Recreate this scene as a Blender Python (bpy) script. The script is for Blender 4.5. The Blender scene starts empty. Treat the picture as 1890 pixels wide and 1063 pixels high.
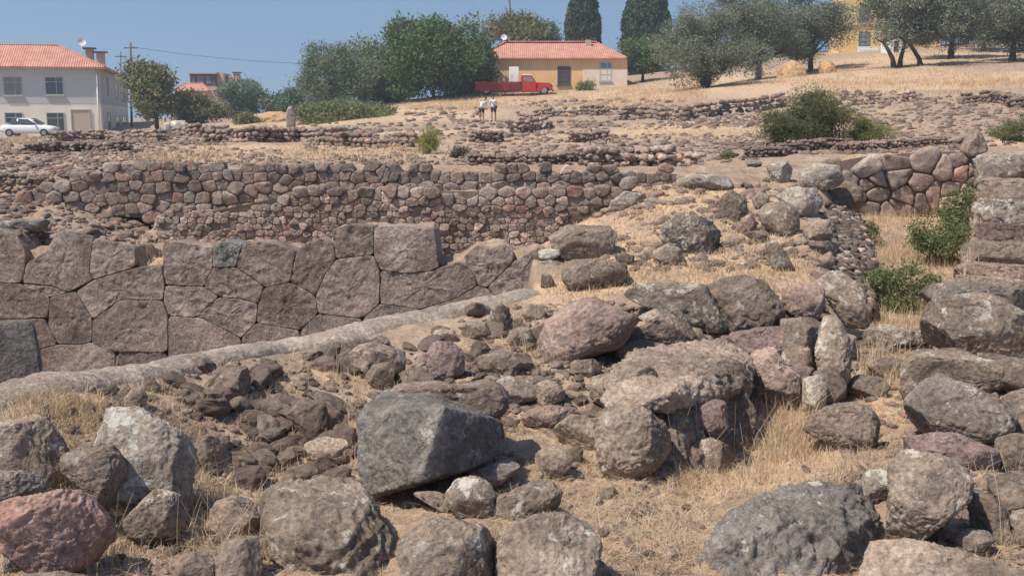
import bpy, bmesh, math, random
import numpy as np
from mathutils import Vector, Matrix
# ------------------------------------------------------------------ camera, sky, sun, exposure
SC = bpy.context.scene
COL = SC.collection
EYE = 1.6
FPX = 2027.0
PITCH = math.atan((531.5 - 219.0) / FPX)
cam_d = bpy.data.cameras.new('camera')
cam = bpy.data.objects.new('camera', cam_d)
COL.objects.link(cam)
cam.location = (0, 0, EYE)
cam.rotation_euler = (math.pi / 2 - PITCH, 0, 0)
cam_d.sensor_width = 36.0
cam_d.lens = 36.0 * FPX / 1890.0
cam_d.clip_start = 0.05
cam_d.clip_end = 6000
SC.camera = cam

SUN_EL = math.radians(57)
to_sun = Vector((-0.842 * math.cos(SUN_EL), -0.54 * math.cos(SUN_EL), math.sin(SUN_EL)))
world = bpy.data.worlds.new('World')
SC.world = world
world.use_nodes = True
wn = world.node_tree
bg = wn.nodes['Background']
sky = wn.nodes.new('ShaderNodeTexSky')
sky.sky_type = 'NISHITA'
sky.sun_disc = False
sky.sun_elevation = SUN_EL
sky.sun_rotation = math.atan2(to_sun.x, to_sun.y)
sky.altitude = 0
sky.air_density = 1.3
sky.dust_density = 0.25
sky.ozone_density = 1.6
tcw = wn.nodes.new('ShaderNodeTexCoord'); vmw = wn.nodes.new('ShaderNodeVectorMath'); vmw.operation = 'MULTIPLY_ADD'
vmw.inputs[1].default_value = (1, 1, 0.8); vmw.inputs[2].default_value = (0, 0, 0.28)
wn.links.new(tcw.outputs['Generated'], vmw.inputs[0]); wn.links.new(vmw.outputs[0], sky.inputs[0])
wn.links.new(sky.outputs[0], bg.inputs[0])
bg.inputs[1].default_value = 0.11
sun_d = bpy.data.lights.new('sun', 'SUN')
sun_d.energy = 4.6
sun_d.angle = math.radians(0.6)
sun_d.color = (1.0, 0.92, 0.77)
sun = bpy.data.objects.new('sun', sun_d)
COL.objects.link(sun)
sun.location = (-60, -20, 90)
sun.rotation_euler = to_sun.to_track_quat('Z', 'Y').to_euler()
SC.view_settings.view_transform = 'Standard'
SC.view_settings.look = 'None'
SC.view_settings.exposure = 0.28
SC.view_settings.gamma = 1.0

RNG = np.random.default_rng(7)
random.seed(7)
cosP, sinP = math.cos(PITCH), math.sin(PITCH)

# ------------------------------------------------------------------ pixel <-> place helpers (photo pixels, 1890 x 1063)
def ray(u, v):
    a = (np.asarray(u, float) - 945.0) / FPX
    b = -(np.asarray(v, float) - 531.5) / FPX
    return np.stack([a, cosP + b * sinP, -sinP + b * cosP], -1)
def P(u, v, Y):
    d = ray(u, v)
    t = np.asarray(Y, float) / d[..., 1]
    return np.array([0, 0, EYE]) + d * t[..., None] if np.ndim(t) else np.array([0, 0, EYE]) + d * t
def on_plane(u, v, A, B):
    """point where the sight line meets the vertical plane through A and B"""
    d = ray(u, v)
    n = np.array([B[1] - A[1], -(B[0] - A[0]), 0.0]); n /= np.linalg.norm(n)
    num = n[0] * A[0] + n[1] * A[1]
    t = num / (d[..., 0] * n[0] + d[..., 1] * n[1])
    return np.array([0, 0, EYE]) + d * t[..., None] if np.ndim(t) else np.array([0, 0, EYE]) + d * t
def project(p):
    q = np.asarray(p, float) - np.array([0, 0, EYE])
    zc = q[..., 1] * cosP - q[..., 2] * sinP
    yc = q[..., 1] * sinP + q[..., 2] * cosP
    return 945 + FPX * q[..., 0] / zc, 531.5 - FPX * yc / zc

# ------------------------------------------------------------------ noise
_perm = np.random.default_rng(11).permutation(256)
_perm = np.concatenate([_perm, _perm, _perm])
_g = np.random.default_rng(12).normal(size=(256, 3)); _g /= np.linalg.norm(_g, axis=1)[:, None]
def perlin(p):
    p = np.asarray(p, float)
    i = np.floor(p).astype(int); f = p - i; i &= 255
    w = f * f * f * (f * (f * 6 - 15) + 10)
    out = np.zeros(len(p))
    for dx in (0, 1):
        wx = w[:, 0] if dx else 1 - w[:, 0]
        for dy in (0, 1):
            wy = w[:, 1] if dy else 1 - w[:, 1]
            for dz in (0, 1):
                wz = w[:, 2] if dz else 1 - w[:, 2]
                h = _perm[_perm[_perm[(i[:, 0] + dx) & 255] + ((i[:, 1] + dy) & 255)] + ((i[:, 2] + dz) & 255)]
                g = _g[h]
                out += wx * wy * wz * (g[:, 0] * (f[:, 0] - dx) + g[:, 1] * (f[:, 1] - dy) + g[:, 2] * (f[:, 2] - dz))
    return out * 1.5
def fbm(p, octs=4, gain=0.5, lac=2.03):
    s = 0; a = 1.0
    for k in range(octs):
        s = s + a * perlin(p + 17.3 * k); p = p * lac; a *= gain
    return s
def ridged(p, octs=3, gain=0.5):
    s = 0; a = 1.0
    for k in range(octs):
        s = s + a * (0.5 - np.abs(perlin(p + 31.7 * k)) * 1.6); p = p * 2.1; a *= gain
    return s
def sstep(x, a, b):
    t = np.clip((x - a) / (b - a), 0, 1); return t * t * (3 - 2 * t)

# ------------------------------------------------------------------ objects
def tag(o, label=None, cat=None, group=None, kind=None):
    if label: o['label'] = label
    if cat: o['category'] = cat
    if group: o['group'] = group
    if kind: o['kind'] = kind
    return o
def empty(name, loc, rz=0.0):
    o = bpy.data.objects.new(name, None); COL.objects.link(o)
    o.location = tuple(float(c) for c in loc); o.rotation_euler = (0, 0, rz); o.empty_display_size = 0.3
    return o
def link_mesh(name, me, mat, parent=None, loc=None):
    o = bpy.data.objects.new(name, me); COL.objects.link(o)
    if mat is not None and not me.materials: me.materials.append(mat)
    if parent is not None: o.parent = parent
    if loc is not None: o.location = tuple(float(c) for c in loc)
    return o
def mesh_np(name, V, F, cols=None, smooth=True, uniform=None):
    """V (n,3), F (m,k) array of equal faces or list of lists"""
    me = bpy.data.meshes.new(name)
    V = np.asarray(V, np.float32)
    if isinstance(F, np.ndarray):
        m, k = F.shape
        me.vertices.add(len(V)); me.vertices.foreach_set('co', V.ravel())
        me.loops.add(m * k); me.loops.foreach_set('vertex_index', F.astype(np.int32).ravel())
        me.polygons.add(m)
        me.polygons.foreach_set('loop_start', np.arange(0, m * k, k, dtype=np.int32))
        me.polygons.foreach_set('loop_total', np.full(m, k, dtype=np.int32))
        me.update(calc_edges=True)
    else:
        me.from_pydata([tuple(map(float, v)) for v in V], [], [tuple(int(i) for i in f) for f in F])
        me.update()
    if smooth: me.polygons.foreach_set('use_smooth', np.ones(len(me.polygons), bool))
    if cols is not None:
        at = me.color_attributes.new('tint', 'FLOAT_COLOR', 'POINT')
        c = np.ones((len(V), 4), np.float32); c[:, :cols.shape[1]] = cols
        at.data.foreach_set('color', c.ravel())
    return me

class MB:
    """collects boxes, tubes, lofts in one bmesh"""
    def __init__(s): s.bm = bmesh.new()
    def box(s, c, d, rz=0.0, bevel=0.0, M=None):
        m = Matrix.Translation(Vector([float(x) for x in c])) @ Matrix.Rotation(rz, 4, 'Z') @ Matrix.Diagonal((d[0], d[1], d[2], 1))
        if M is not None: m = M @ m
        r = bmesh.ops.create_cube(s.bm, size=1, matrix=m)
        if bevel:
            es = list({e for v in r['verts'] for e in v.link_edges})
            bmesh.ops.bevel(s.bm, geom=es, offset=bevel, segments=2, affect='EDGES', profile=0.6)
        return s
    def tube(s, pts, rad, n=10, cap=True):
        pts = [Vector([float(x) for x in p]) for p in pts]
        if not hasattr(rad, '__len__'): rad = [rad] * len(pts)
        rings = []
        for i, p in enumerate(pts):
            t = (pts[min(i + 1, len(pts) - 1)] - pts[max(i - 1, 0)]).normalized()
            a = t.cross(Vector((0, 0, 1)));
            if a.length < 1e-3: a = t.cross(Vector((1, 0, 0)))
            a.normalize(); b = t.cross(a)
            rings.append([s.bm.verts.new(p + (a * math.cos(2 * math.pi * k / n) + b * math.sin(2 * math.pi * k / n)) * rad[i]) for k in range(n)])
        for r0, r1 in zip(rings, rings[1:]):
            for k in range(n): s.bm.faces.new((r0[k], r0[(k + 1) % n], r1[(k + 1) % n], r1[k]))
        if cap:
            s.bm.faces.new(rings[0][::-1]); s.bm.faces.new(rings[-1])
        return s
    def face(s, pts):
        s.bm.faces.new([s.bm.verts.new([float(x) for x in p]) for p in pts]); return s
    def prism(s, poly, y0, y1, M=None, bevel=0):
        """poly of (x,z), swept along y"""
        a = [s.bm.verts.new((x, y0, z)) for x, z in poly]; b = [s.bm.verts.new((x, y1, z)) for x, z in poly]
        n = len(poly); fs = [s.bm.faces.new(a), s.bm.faces.new(b[::-1])]
        for k in range(n): fs.append(s.bm.faces.new((a[k], b[k], b[(k + 1) % n], a[(k + 1) % n])))
        if M is not None: bmesh.ops.transform(s.bm, matrix=M, verts=a + b)
        if bevel:
            es = list({e for f in fs for e in f.edges})
            bmesh.ops.bevel(s.bm, geom=es, offset=bevel, segments=2, affect='EDGES', profile=0.6)
        return s
    def build(s, name, mat, parent=None, smooth=False, M=None, loc=None):
        if M is not None: bmesh.ops.transform(s.bm, matrix=M, verts=s.bm.verts)
        bmesh.ops.recalc_face_normals(s.bm, faces=s.bm.faces)
        me = bpy.data.meshes.new(name); s.bm.to_mesh(me); s.bm.free()
        if smooth: me.polygons.foreach_set('use_smooth', np.ones(len(me.polygons), bool))
        return link_mesh(name, me, mat, parent, loc)

# ------------------------------------------------------------------ materials
def new_mat(name):
    m = bpy.data.materials.new(name); m.use_nodes = True
    nt = m.node_tree; b = nt.nodes['Principled BSDF']
    b.inputs['Specular IOR Level'].default_value = 0.25
    return m, nt, b
def N(nt, t, **kw):
    n = nt.nodes.new(t)
    for k, v in kw.items():
        if k.startswith('i_'): n.inputs[int(k[2:])].default_value = v
        else: setattr(n, k, v)
    return n
def L(nt, a, b): nt.links.new(a, b)
def noise_n(nt, vec, scale, detail=5, rough=0.6, dist=0.0):
    n = N(nt, 'ShaderNodeTexNoise'); n.inputs['Scale'].default_value = scale; n.inputs['Detail'].default_value = detail
    n.inputs['Roughness'].default_value = rough; n.inputs['Distortion'].default_value = dist
    L(nt, vec, n.inputs['Vector']); return n.outputs['Fac']
def ramp(nt, fac, stops):
    r = N(nt, 'ShaderNodeValToRGB'); e = r.color_ramp.elements
    while len(e) < len(stops): e.new(0.5)
    for k, (p, c) in enumerate(stops):
        e[k].position = p; e[k].color = (c, c, c, 1) if not hasattr(c, '__len__') else (*c, 1)
    L(nt, fac, r.inputs[0]); return r.outputs[0]
def mix(nt, fac, a, b, mode='MIX'):
    m = N(nt, 'ShaderNodeMix', data_type='RGBA', blend_type=mode)
    for sock, val in ((m.inputs[0], fac), (m.inputs[6], a), (m.inputs[7], b)):
        if hasattr(val, 'is_linked') or hasattr(val, 'links'): L(nt, val, sock)
        elif hasattr(val, '__len__'): sock.default_value = (*val, 1)
        else: sock.default_value = val
    return m.outputs[2]
def bump(nt, b, layers, dist=0.02):
    prev = None
    for h, st, d in layers:
        n = N(nt, 'ShaderNodeBump'); n.inputs['Strength'].default_value = st; n.inputs['Distance'].default_value = d
        L(nt, h, n.inputs['Height'])
        if prev is not None: L(nt, prev, n.inputs['Normal'])
        prev = n.outputs[0]
    L(nt, prev, b.inputs['Normal'])
def rock_mat(name, base, alt, lichen=0.35, pit=1.0, coord='Object', tint=False, scale=1.0, lichcol=(0.47, 0.43, 0.38)):
    m, nt, b = new_mat(name)
    tc = N(nt, 'ShaderNodeTexCoord'); vec0 = tc.outputs[coord]
    oi = N(nt, 'ShaderNodeObjectInfo')
    vm = N(nt, 'ShaderNodeVectorMath', operation='ADD'); L(nt, vec0, vm.inputs[0])
    cx = N(nt, 'ShaderNodeCombineXYZ'); mm = N(nt, 'ShaderNodeMath', operation='MULTIPLY', i_1=57.0); L(nt, oi.outputs['Random'], mm.inputs[0])
    for k in range(3): L(nt, mm.outputs[0], cx.inputs[k])
    L(nt, cx.outputs[0], vm.inputs[1]); vec = vm.outputs[0]
    n0 = noise_n(nt, vec, 1.3 * scale, 5, 0.6, 0.8)
    n1 = noise_n(nt, vec, 3.2 * scale, 6, 0.62, 0.5)
    c = mix(nt, ramp(nt, n1, [(0.36, 0.0), (0.64, 1.0)]), base, alt)
    c = mix(nt, 0.8, c, ramp(nt, n0, [(0.38, 0.32), (0.62, 0.66)]), 'OVERLAY')
    n2 = noise_n(nt, vec, 42 * scale, 4, 0.7)
    c = mix(nt, 0.75, c, ramp(nt, n2, [(0.30, 0.18), (0.5, 0.5), (0.72, 0.85)]), 'OVERLAY')
    n3 = noise_n(nt, vec, 11 * scale, 5, 0.7, 0.8)
    c = mix(nt, 0.5, c, ramp(nt, n3, [(0.32, 0.28), (0.68, 0.70)]), 'OVERLAY')
    # lichen patches
    l1 = noise_n(nt, vec, 8.5 * scale, 6, 0.72, 0.3)
    lo = 0.66 - 0.16 * lichen
    lm = ramp(nt, l1, [(lo, 0.0), (lo + 0.05, min(1.0, 0.45 + lichen * 0.6))])
    c = mix(nt, lm, c, lichcol)
    v = N(nt, 'ShaderNodeTexVoronoi'); v.inputs['Scale'].default_value = 26 * scale; L(nt, vec, v.inputs['Vector'])
    sp = ramp(nt, v.outputs['Distance'], [(0.0, 0.55 * lichen), (0.13, 0.0)])
    c = mix(nt, sp, c, (0.5, 0.48, 0.44))
    if tint:
        at = N(nt, 'ShaderNodeVertexColor', layer_name='tint')
        c = mix(nt, 1.0, c, at.outputs[0], 'MULTIPLY')
    hs = N(nt, 'ShaderNodeHueSaturation'); L(nt, c, hs.inputs['Color'])
    mr = N(nt, 'ShaderNodeMapRange'); L(nt, oi.outputs['Random'], mr.inputs[0]); mr.inputs[3].default_value = 0.82; mr.inputs[4].default_value = 1.2
    L(nt, mr.outputs[0], hs.inputs['Value'])
    L(nt, hs.outputs[0], b.inputs['Base Color'])
    b.inputs['Roughness'].default_value = 0.93
    vp = N(nt, 'ShaderNodeTexVoronoi'); vp.inputs['Scale'].default_value = 38 * scale; L(nt, vec, vp.inputs['Vector'])
    vr = ramp(nt, vp.outputs['Distance'], [(0.0, 0.0), (0.35, 1.0)])
    bump(nt, b, [(n3, 0.75, 0.03 / scale), (n2, 0.6, 0.010 / scale), (vr, 0.35 * pit, 0.006 / scale)])
    return m
def plain_mat(name, col, rough=0.8, var=0.12, nscale=3.0, spec=0.25, metal=0.0, coord='Object', bumpd=0.0):
    m, nt, b = new_mat(name)
    tc = N(nt, 'ShaderNodeTexCoord')
    n1 = noise_n(nt, tc.outputs[coord], nscale, 5, 0.6)
    c = mix(nt, ramp(nt, n1, [(0.3, 0.0), (0.7, 1.0)]), tuple(x * (1 - var) for x in col), tuple(min(1, x * (1 + var)) for x in col))
    L(nt, c, b.inputs['Base Color']); b.inputs['Roughness'].default_value = rough
    b.inputs['Specular IOR Level'].default_value = spec; b.inputs['Metallic'].default_value = metal
    if bumpd: bump(nt, b, [(n1, 0.6, bumpd)])
    return m
def leaf_mat(name, c1, c2, c3=None, trans=0.25, nscale=0.8):
    m, nt, b = new_mat(name)
    tc = N(nt, 'ShaderNodeTexCoord'); g = N(nt, 'ShaderNodeNewGeometry')
    n1 = noise_n(nt, tc.outputs['Object'], nscale, 4, 0.6)
    c = mix(nt, ramp(nt, n1, [(0.35, 0.0), (0.65, 1.0)]), c1, c2)
    c = mix(nt, ramp(nt, g.outputs['Random Per Island'], [(0.55, 0.0), (1.0, 0.75)]), c, c3 or c2)
    L(nt, c, b.inputs['Base Color']); b.inputs['Roughness'].default_value = 0.75
    tr = N(nt, 'ShaderNodeBsdfTranslucent'); L(nt, c, tr.inputs[0])
    ms = N(nt, 'ShaderNodeMixShader'); ms.inputs[0].default_value = trans
    L(nt, b.outputs[0], ms.inputs[1]); L(nt, tr.outputs[0], ms.inputs[2])
    L(nt, ms.outputs[0], nt.nodes['Material Output'].inputs[0])
    return m
M = {}
M['brown'] = rock_mat('rock_brown', (0.189, 0.138, 0.109), (0.264, 0.202, 0.164), 0.35)
M['pink'] = rock_mat('rock_pink', (0.242, 0.162, 0.133), (0.295, 0.215, 0.181), 0.25)
M['red'] = rock_mat('rock_red', (0.229, 0.129, 0.105), (0.282, 0.185, 0.155), 0.15)
M['grey'] = rock_mat('rock_grey', (0.180, 0.133, 0.105), (0.273, 0.211, 0.168), 0.6)
M['blue'] = rock_mat('rock_blue_grey', (0.145, 0.119, 0.102), (0.211, 0.174, 0.150), 0.45)
M['dark'] = rock_mat('rock_dark', (0.112, 0.098, 0.090), (0.178, 0.156, 0.142), 0.35)
M['pale'] = rock_mat('rock_pale', (0.207, 0.163, 0.133), (0.290, 0.241, 0.202), 0.8)
M['purple'] = rock_mat('rock_purple', (0.176, 0.116, 0.109), (0.238, 0.172, 0.155), 0.2)
M['white'] = rock_mat('rock_white', (0.55, 0.5, 0.43), (0.68, 0.63, 0.56), 0.1)
M['masonry'] = rock_mat('masonry_stone', (0.212, 0.160, 0.136), (0.272, 0.212, 0.182), 0.15, pit=1.6, scale=0.9, lichcol=(0.30, 0.24, 0.21))
M['masonry_blue'] = rock_mat('masonry_blue_stone', (0.185, 0.178, 0.168), (0.21, 0.20, 0.188), 0.0)
M['wall'] = rock_mat('wall_stone', (0.22, 0.168, 0.142), (0.285, 0.225, 0.195), 0.25, tint=True, scale=1.3)
M['far_wall'] = rock_mat('far_wall_stone', (0.27, 0.20, 0.17), (0.36, 0.28, 0.24), 0.2, tint=True, scale=0.7)
# ------------------------------------------------------------------ the ground
CP = [  # (photo u, v, distance) the ground in front of the upper walls
 (-700,1300,3.2),(-200,1200,3.4),(100,1080,3.8),(500,1080,3.9),(900,1080,3.85),(1300,1080,3.85),(1700,1080,3.9),(2100,1150,3.6),(2600,1250,3.4),
 (-300,900,4.5),(50,960,4.45),(250,930,4.65),(450,905,5.15),(620,880,5.4),(800,900,5.0),(1000,900,4.95),(1150,950,4.6),(1300,905,5.1),(1500,870,5.35),(1700,880,5.1),(1880,900,5.0),(2200,900,5.0),
 (-400,790,4.6),(0,735,5.2),(200,700,5.85),(450,652,6.9),(700,602,7.9),(990,543,9.0),(450,690,6.55),(500,850,5.6),(400,880,5.35),(620,690,6.9),
 (100,800,4.95),(350,800,5.45),(450,800,5.75),(600,790,6.05),(750,700,6.7),(900,650,7.3),(1000,600,8.0),
 (950,720,6.5),(1100,700,6.7),(1100,800,5.8),(1250,890,5.2),(1400,872,5.65),(1450,850,5.8),(1400,800,6.3),(1500,800,6.1),(1640,800,6.1),(1640,720,6.9),(1860,780,5.9),(2200,750,6.2),
 (1000,545,8.9),(1150,520,9.0),(1300,505,9.3),(1480,520,9.0),(1200,420,11.0),(1400,420,10.8),(1500,430,10.5),(1300,370,12.4),(1150,350,13.0),(1450,330,13.8),(1540,300,14.9),
 (1880,690,6.9),(1880,600,8.1),(1880,500,9.7),(1880,420,11.4),(1880,340,13.9),(1880,290,15.6),(2300,600,8.0),(2300,400,11.5),(2600,300,15.5),
 (1650,600,8.6),(1640,690,7.25),(1420,640,7.7),(1250,620,7.7),
 (330,462,12.6),(450,458,12.6),(620,462,12.6),(800,505,12.3),(940,486,12.5),
 (885,470,10.25),(740,424,10.4),(660,432,10.5),(820,500,10.3),(560,458,10.5),(350,452,10.7),(200,446,10.85),(110,428,10.9),(275,490,10.75),(100,432,11.3),(-100,430,11.1),(-500,430,11.1),
 (1000,480,10.7),(600,475,11.5),(1000,482,11.9),(300,465,11.8),(150,405,12.3),(0,400,12.3),(-300,400,12.3),(60,375,13.2),(-200,370,13.3)]
CP2 = [  # the terrace, the slope and everything beyond
 (-500,320,12.8),(0,330,13.0),(300,312,13.4),(600,312,13.5),(900,316,13.4),(1250,322,13.3),(1450,305,14.6),(1640,287,15.0),(1800,283,15.3),(2300,280,15.5),
 (0,290,20),(250,285,20),(500,290,18),(750,290,18),(900,290,19),(1150,290,18.3),(1300,286,18.5),(1500,278,19),(1700,270,20),(1880,262,20),(2300,250,22),
 (0,267,45),(250,262,38),(500,270,27),(750,268,28),(900,268,28),(1150,260,30),(1300,255,30),(1500,248,28),(1700,238,28),(1880,228,28),(2300,200,30),
 (-400,262,60),(60,256,78),(190,250,96),(300,244,80),(500,250,46),(750,250,46),(900,249,46),(1150,230,48),(1300,230,42),(1500,203,50),(1700,198,42),(1880,190,43),(2300,150,45),
 (350,232,95),(560,229,88),(740,223,82),(900,225,78),(1150,205,65),(1300,200,60),(1300,184,68),(1500,170,70),(1700,172,55),(1700,148,68),(1880,158,60),
 (820,193,96),(900,187,98),(1030,178,100),(1150,172,98),(1300,163,78),(1500,136,95),(1700,124,85),(1880,128,80),(2300,80,90),
 (900,170,108),(1050,166,110),(1160,158,110),(1250,148,110),(1450,118,115),(1600,96,120),(1700,100,108),(1880,97,110),(2300,40,120),
 (700,192,112),(600,205,115),(450,219,130),(250,226,125),(0,240,115),(-400,243,115),
 (700,195,150),(1000,160,160),(1400,105,160),(1800,80,160),(2300,30,170),(400,217,190),(0,225,190),(-500,228,190),(1000,190,260),(1800,130,300),(300,219,320),(-500,219,320)]
def _ab(x, y): return x / (y + 3.0), np.log(y + 3.0)
class TPS:
    def __init__(s, pts, lam=2e-4):
        w = np.array([P(*p) for p in pts]); a, b = _ab(w[:, 0], w[:, 1])
        s.c = np.stack([a, b], 1); n = len(s.c)
        K = s.k(s.c) + lam * np.eye(n); Q = np.column_stack([np.ones(n), s.c])
        A = np.block([[K, Q], [Q.T, np.zeros((3, 3))]])
        s.scale = 1.0
        s.w = np.linalg.solve(A, np.concatenate([w[:, 2], np.zeros(3)]))
    def k(s, q):
        r2 = ((q[:, None, :] - s.c[None]) ** 2).sum(-1) + 1e-12
        return 0.5 * r2 * np.log(r2)
    def __call__(s, x, y):
        a, b = _ab(x, y); q = np.stack([a.ravel(), b.ravel()], 1); out = np.empty(len(q))
        for i in range(0, len(q), 40000):
            z = q[i:i + 40000]
            out[i:i + 40000] = s.k(z) @ s.w[:-3] + s.w[-3] + z @ s.w[-2:]
        return out.reshape(np.shape(x))
Z1, Z2 = TPS(CP), TPS(CP2)
def seg_interp(x, pts):
    pts = sorted(pts); return np.interp(x, [p[0] for p in pts], [p[1] for p in pts])
# front line of the upper walls (x -> y), the ridge, the polygonal wall line, the trench
DIV = [tuple(P(u, 320, Y)[:2]) for u, Y in ((-700, 13.15), (60, 13.15), (300, 13.3), (600, 13.2), (1240, 13.1), (1420, 14.0), (1560, 14.95), (1800, 15.15), (2500, 15.2))]
RIDGE = [P(-420, 800, 4.55), P(0, 733, 5.2), P(200, 698, 5.85), P(450, 652, 6.9), P(700, 602, 7.9), P(990, 543, 9.0)]
PWA, PWB = P(-70, 500, 10.75), P(1000, 500, 9.95)      # face of the polygonal wall
TRL = [(P(1530, 800, 6.2)[:2]), (P(1570, 690, 7.3)[:2]), (P(1590, 560, 9.2)[:2]), (P(1585, 480, 11.0)[:2]), (P(1570, 410, 13.4)[:2]), (P(1570, 385, 14.6)[:2])]
TRR = [(P(1665, 840, 5.6)[:2]), (P(1680, 740, 6.5)[:2]), (P(1705, 600, 8.4)[:2]), (P(1770, 500, 9.9)[:2]), (P(1790, 400, 13.0)[:2]), (P(1805, 385, 15.1)[:2])]
_a, _b = P(300, 440, 12.75), P(1130, 440, 12.6)
FWY = (_a[1], _a[0], (_b[1] - _a[1]) / (_b[0] - _a[0]))
LEDGE = [P(u, v, 12.8)[2] for u, v in ((290, 405), (330, 392), (450, 394), (600, 354), (1110, 354))]
TOPU = [(-200,426),(28,432),(47,464),(84,463),(105,429),(150,433),(172,441),(249,457),(253,493),(299,490),(303,452),(393,457),(449,452),(547,467),(562,454),(609,450),(614,427),(690,421),(802,423),(809,491),(845,485),(860,475),(880,456),(929,453),(948,468),(995,459),(1010,465)]
_t = on_plane(np.array([t[0] for t in TOPU], float), np.array([t[1] for t in TOPU], float), PWA, PWB); TOPX, TOPZ = _t[:, 0], _t[:, 2]
def trench_floor(y): return np.interp(y, [5.5, 7.2, 8.6, 10.5, 12.5, 15], [-0.12, -0.10, -0.08, 0.0, 0.13, 0.30])
def height(x, y, rough=True):
    z1 = Z1(x, np.clip(y, 0.5, 16.5)); yy = np.maximum(y, 11.5); z2 = Z2(x * yy / np.maximum(y, 11.5), yy)
    # trench
    xl = np.interp(y, [p[1] for p in TRL], [p[0] for p in TRL]); xr = np.interp(y, [p[1] for p in TRR], [p[0] for p in TRR])
    m = sstep(x, xl - 0.42, xl + 0.05) * (1 - sstep(x, xr - 0.04, xr + 0.10)) * sstep(y, 6.2, 7.6)
    z1 = z1 * (1 - m) + m * np.minimum(z1, trench_floor(y))
    # pit
    yr = seg_interp(x, [(p[0], p[1]) for p in RIDGE])
    t = (x - PWA[0]) / (PWB[0] - PWA[0]); yw = PWA[1] + t * (PWB[1] - PWA[1]) + 0.12
    xe = RIDGE[-1][0]
    m = sstep(y, yr + 0.12, yr + 0.30) * (1 - sstep(y, yw - 0.07, yw - 0.02)) * (1 - sstep(x, xe - 0.25, xe))
    z1 = z1 * (1 - m) + m * (-1.75)
    m = sstep(x, xr + 0.02, xr + 0.14) * sstep(y, 6.4, 7.4) * (1 - sstep(y, 14.6, 15.0)); z1 = z1 - 0.13 * m
    # ledge between the cobble wall and the upper wall
    fy = FWY[0] + (x - FWY[1]) * FWY[2]; u_ = 945 + FPX * x / np.maximum(y, 1) * 0.985
    zl = np.interp(u_, [290, 330, 450, 600, 1110], LEDGE) - 0.02
    m = sstep(y, fy + 0.03, fy + 0.10) * sstep(u_, 285, 300) * (1 - sstep(u_, 1080, 1110)); z1 = z1 * (1 - m) + m * np.maximum(z1, zl)
    zt = np.interp(x, TOPX, TOPZ); m = (y > yw - .3) * (1 - sstep(y, yw + .10, yw + 1.0)) * (x < TOPX[-1]) * (1 - sstep(y, 11.9, 12.3)); inpit = (y < yw - .05)
    z1 = np.where(inpit, z1, z1 * (1 - m) + m * (zt + .004))
    d = y - seg_interp(x, DIV)
    k = sstep(d, 0.10, 0.22)
    z = z1 * (1 - k) + z2 * k
    z = np.where(y > 330, np.minimum(z, 0.0) * 0 + 0.2, z)
    if rough:
        p = np.stack([x.ravel(), y.ravel(), np.zeros(x.size)], 1)
        near = 1 - sstep(p[:, 1], 20, 45)
        n = 0.034 * fbm(p * 1.3, 4) * near
        n += 0.030 * fbm(p * np.array([5.0, 5.0, 1]) + 5, 4, .6) * (1 - sstep(p[:, 1], 10, 22))
        n += (0.10 * fbm(p * 0.35 + 9, 4)) * sstep(p[:, 1], 16, 40) * (1 - sstep(p[:, 1], 120, 170))
        n += 0.05 * fbm(p * 0.9 + 3, 4, .6) * sstep(p[:, 1], 15, 20) * (1 - sstep(p[:, 1], 60, 90))
        n = n * (1 - .75 * (np.abs(y - yr) < 3) * np.exp(-((y - yr) / .55) ** 2).ravel().reshape(x.shape)).ravel()
        z = z + n.reshape(x.shape)
    return z
ys = np.concatenate([np.linspace(-1.5, 3, 26)[:-1], np.exp(np.linspace(np.log(3 + 3), np.log(20 + 3), 640))[:-1] - 3,
                     np.exp(np.linspace(np.log(23), np.log(143), 200))[:-1] - 3, np.exp(np.linspace(np.log(143), np.log(800), 26)) - 3])
aa = np.concatenate([np.linspace(-1.3, -0.52, 26)[:-1], np.linspace(-0.52, 0.52, 600)[:-1], np.linspace(0.52, 1.3, 26)])
YY, AA = np.meshgrid(ys, aa, indexing='ij')
XX = AA * (YY + 3.0)
HH = height(XX, YY)
def H(x, y):
    x = np.asarray(x, float); y = np.asarray(y, float)
    a = x / (y + 3.0)
    i = np.clip(np.searchsorted(ys, y) - 1, 0, len(ys) - 2); j = np.clip(np.searchsorted(aa, a) - 1, 0, len(aa) - 2)
    fy = (y - ys[i]) / (ys[i + 1] - ys[i]); fa = (a - aa[j]) / (aa[j + 1] - aa[j])
    return (HH[i, j] * (1 - fy) * (1 - fa) + HH[i + 1, j] * fy * (1 - fa) + HH[i, j + 1] * (1 - fy) * fa + HH[i + 1, j + 1] * fy * fa)
_ym = np.concatenate([np.linspace(3, 20, 500), np.exp(np.linspace(np.log(20.1), np.log(300), 400))])
def ground(u, v):
    """where sight lines through photo pixels first meet the ground: (n,3)"""
    u = np.atleast_1d(np.asarray(u, float)); v = np.atleast_1d(np.asarray(v, float))
    d = ray(u, v); t = _ym[None] / d[:, 1:2]
    X = d[:, 0:1] * t; Z = EYE + d[:, 2:3] * t; hz = H(X, np.broadcast_to(_ym, X.shape))
    hit = Z <= hz; k = np.where(hit.any(1), hit.argmax(1), len(_ym) - 1)
    y = _ym[k]; kk = np.maximum(k - 1, 0); r = np.arange(len(k))
    g0 = Z[r, kk] - hz[r, kk]; g1 = Z[r, k] - hz[r, k]
    f = np.where(np.abs(g0 - g1) > 1e-9, np.clip(g0 / (g0 - g1 + 1e-12), 0, 1), 1.0)
    y = _ym[kk] + f * (_ym[k] - _ym[kk])
    x = d[:, 0] / d[:, 1] * y
    return np.stack([x, y, H(x, y)], 1)

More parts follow.
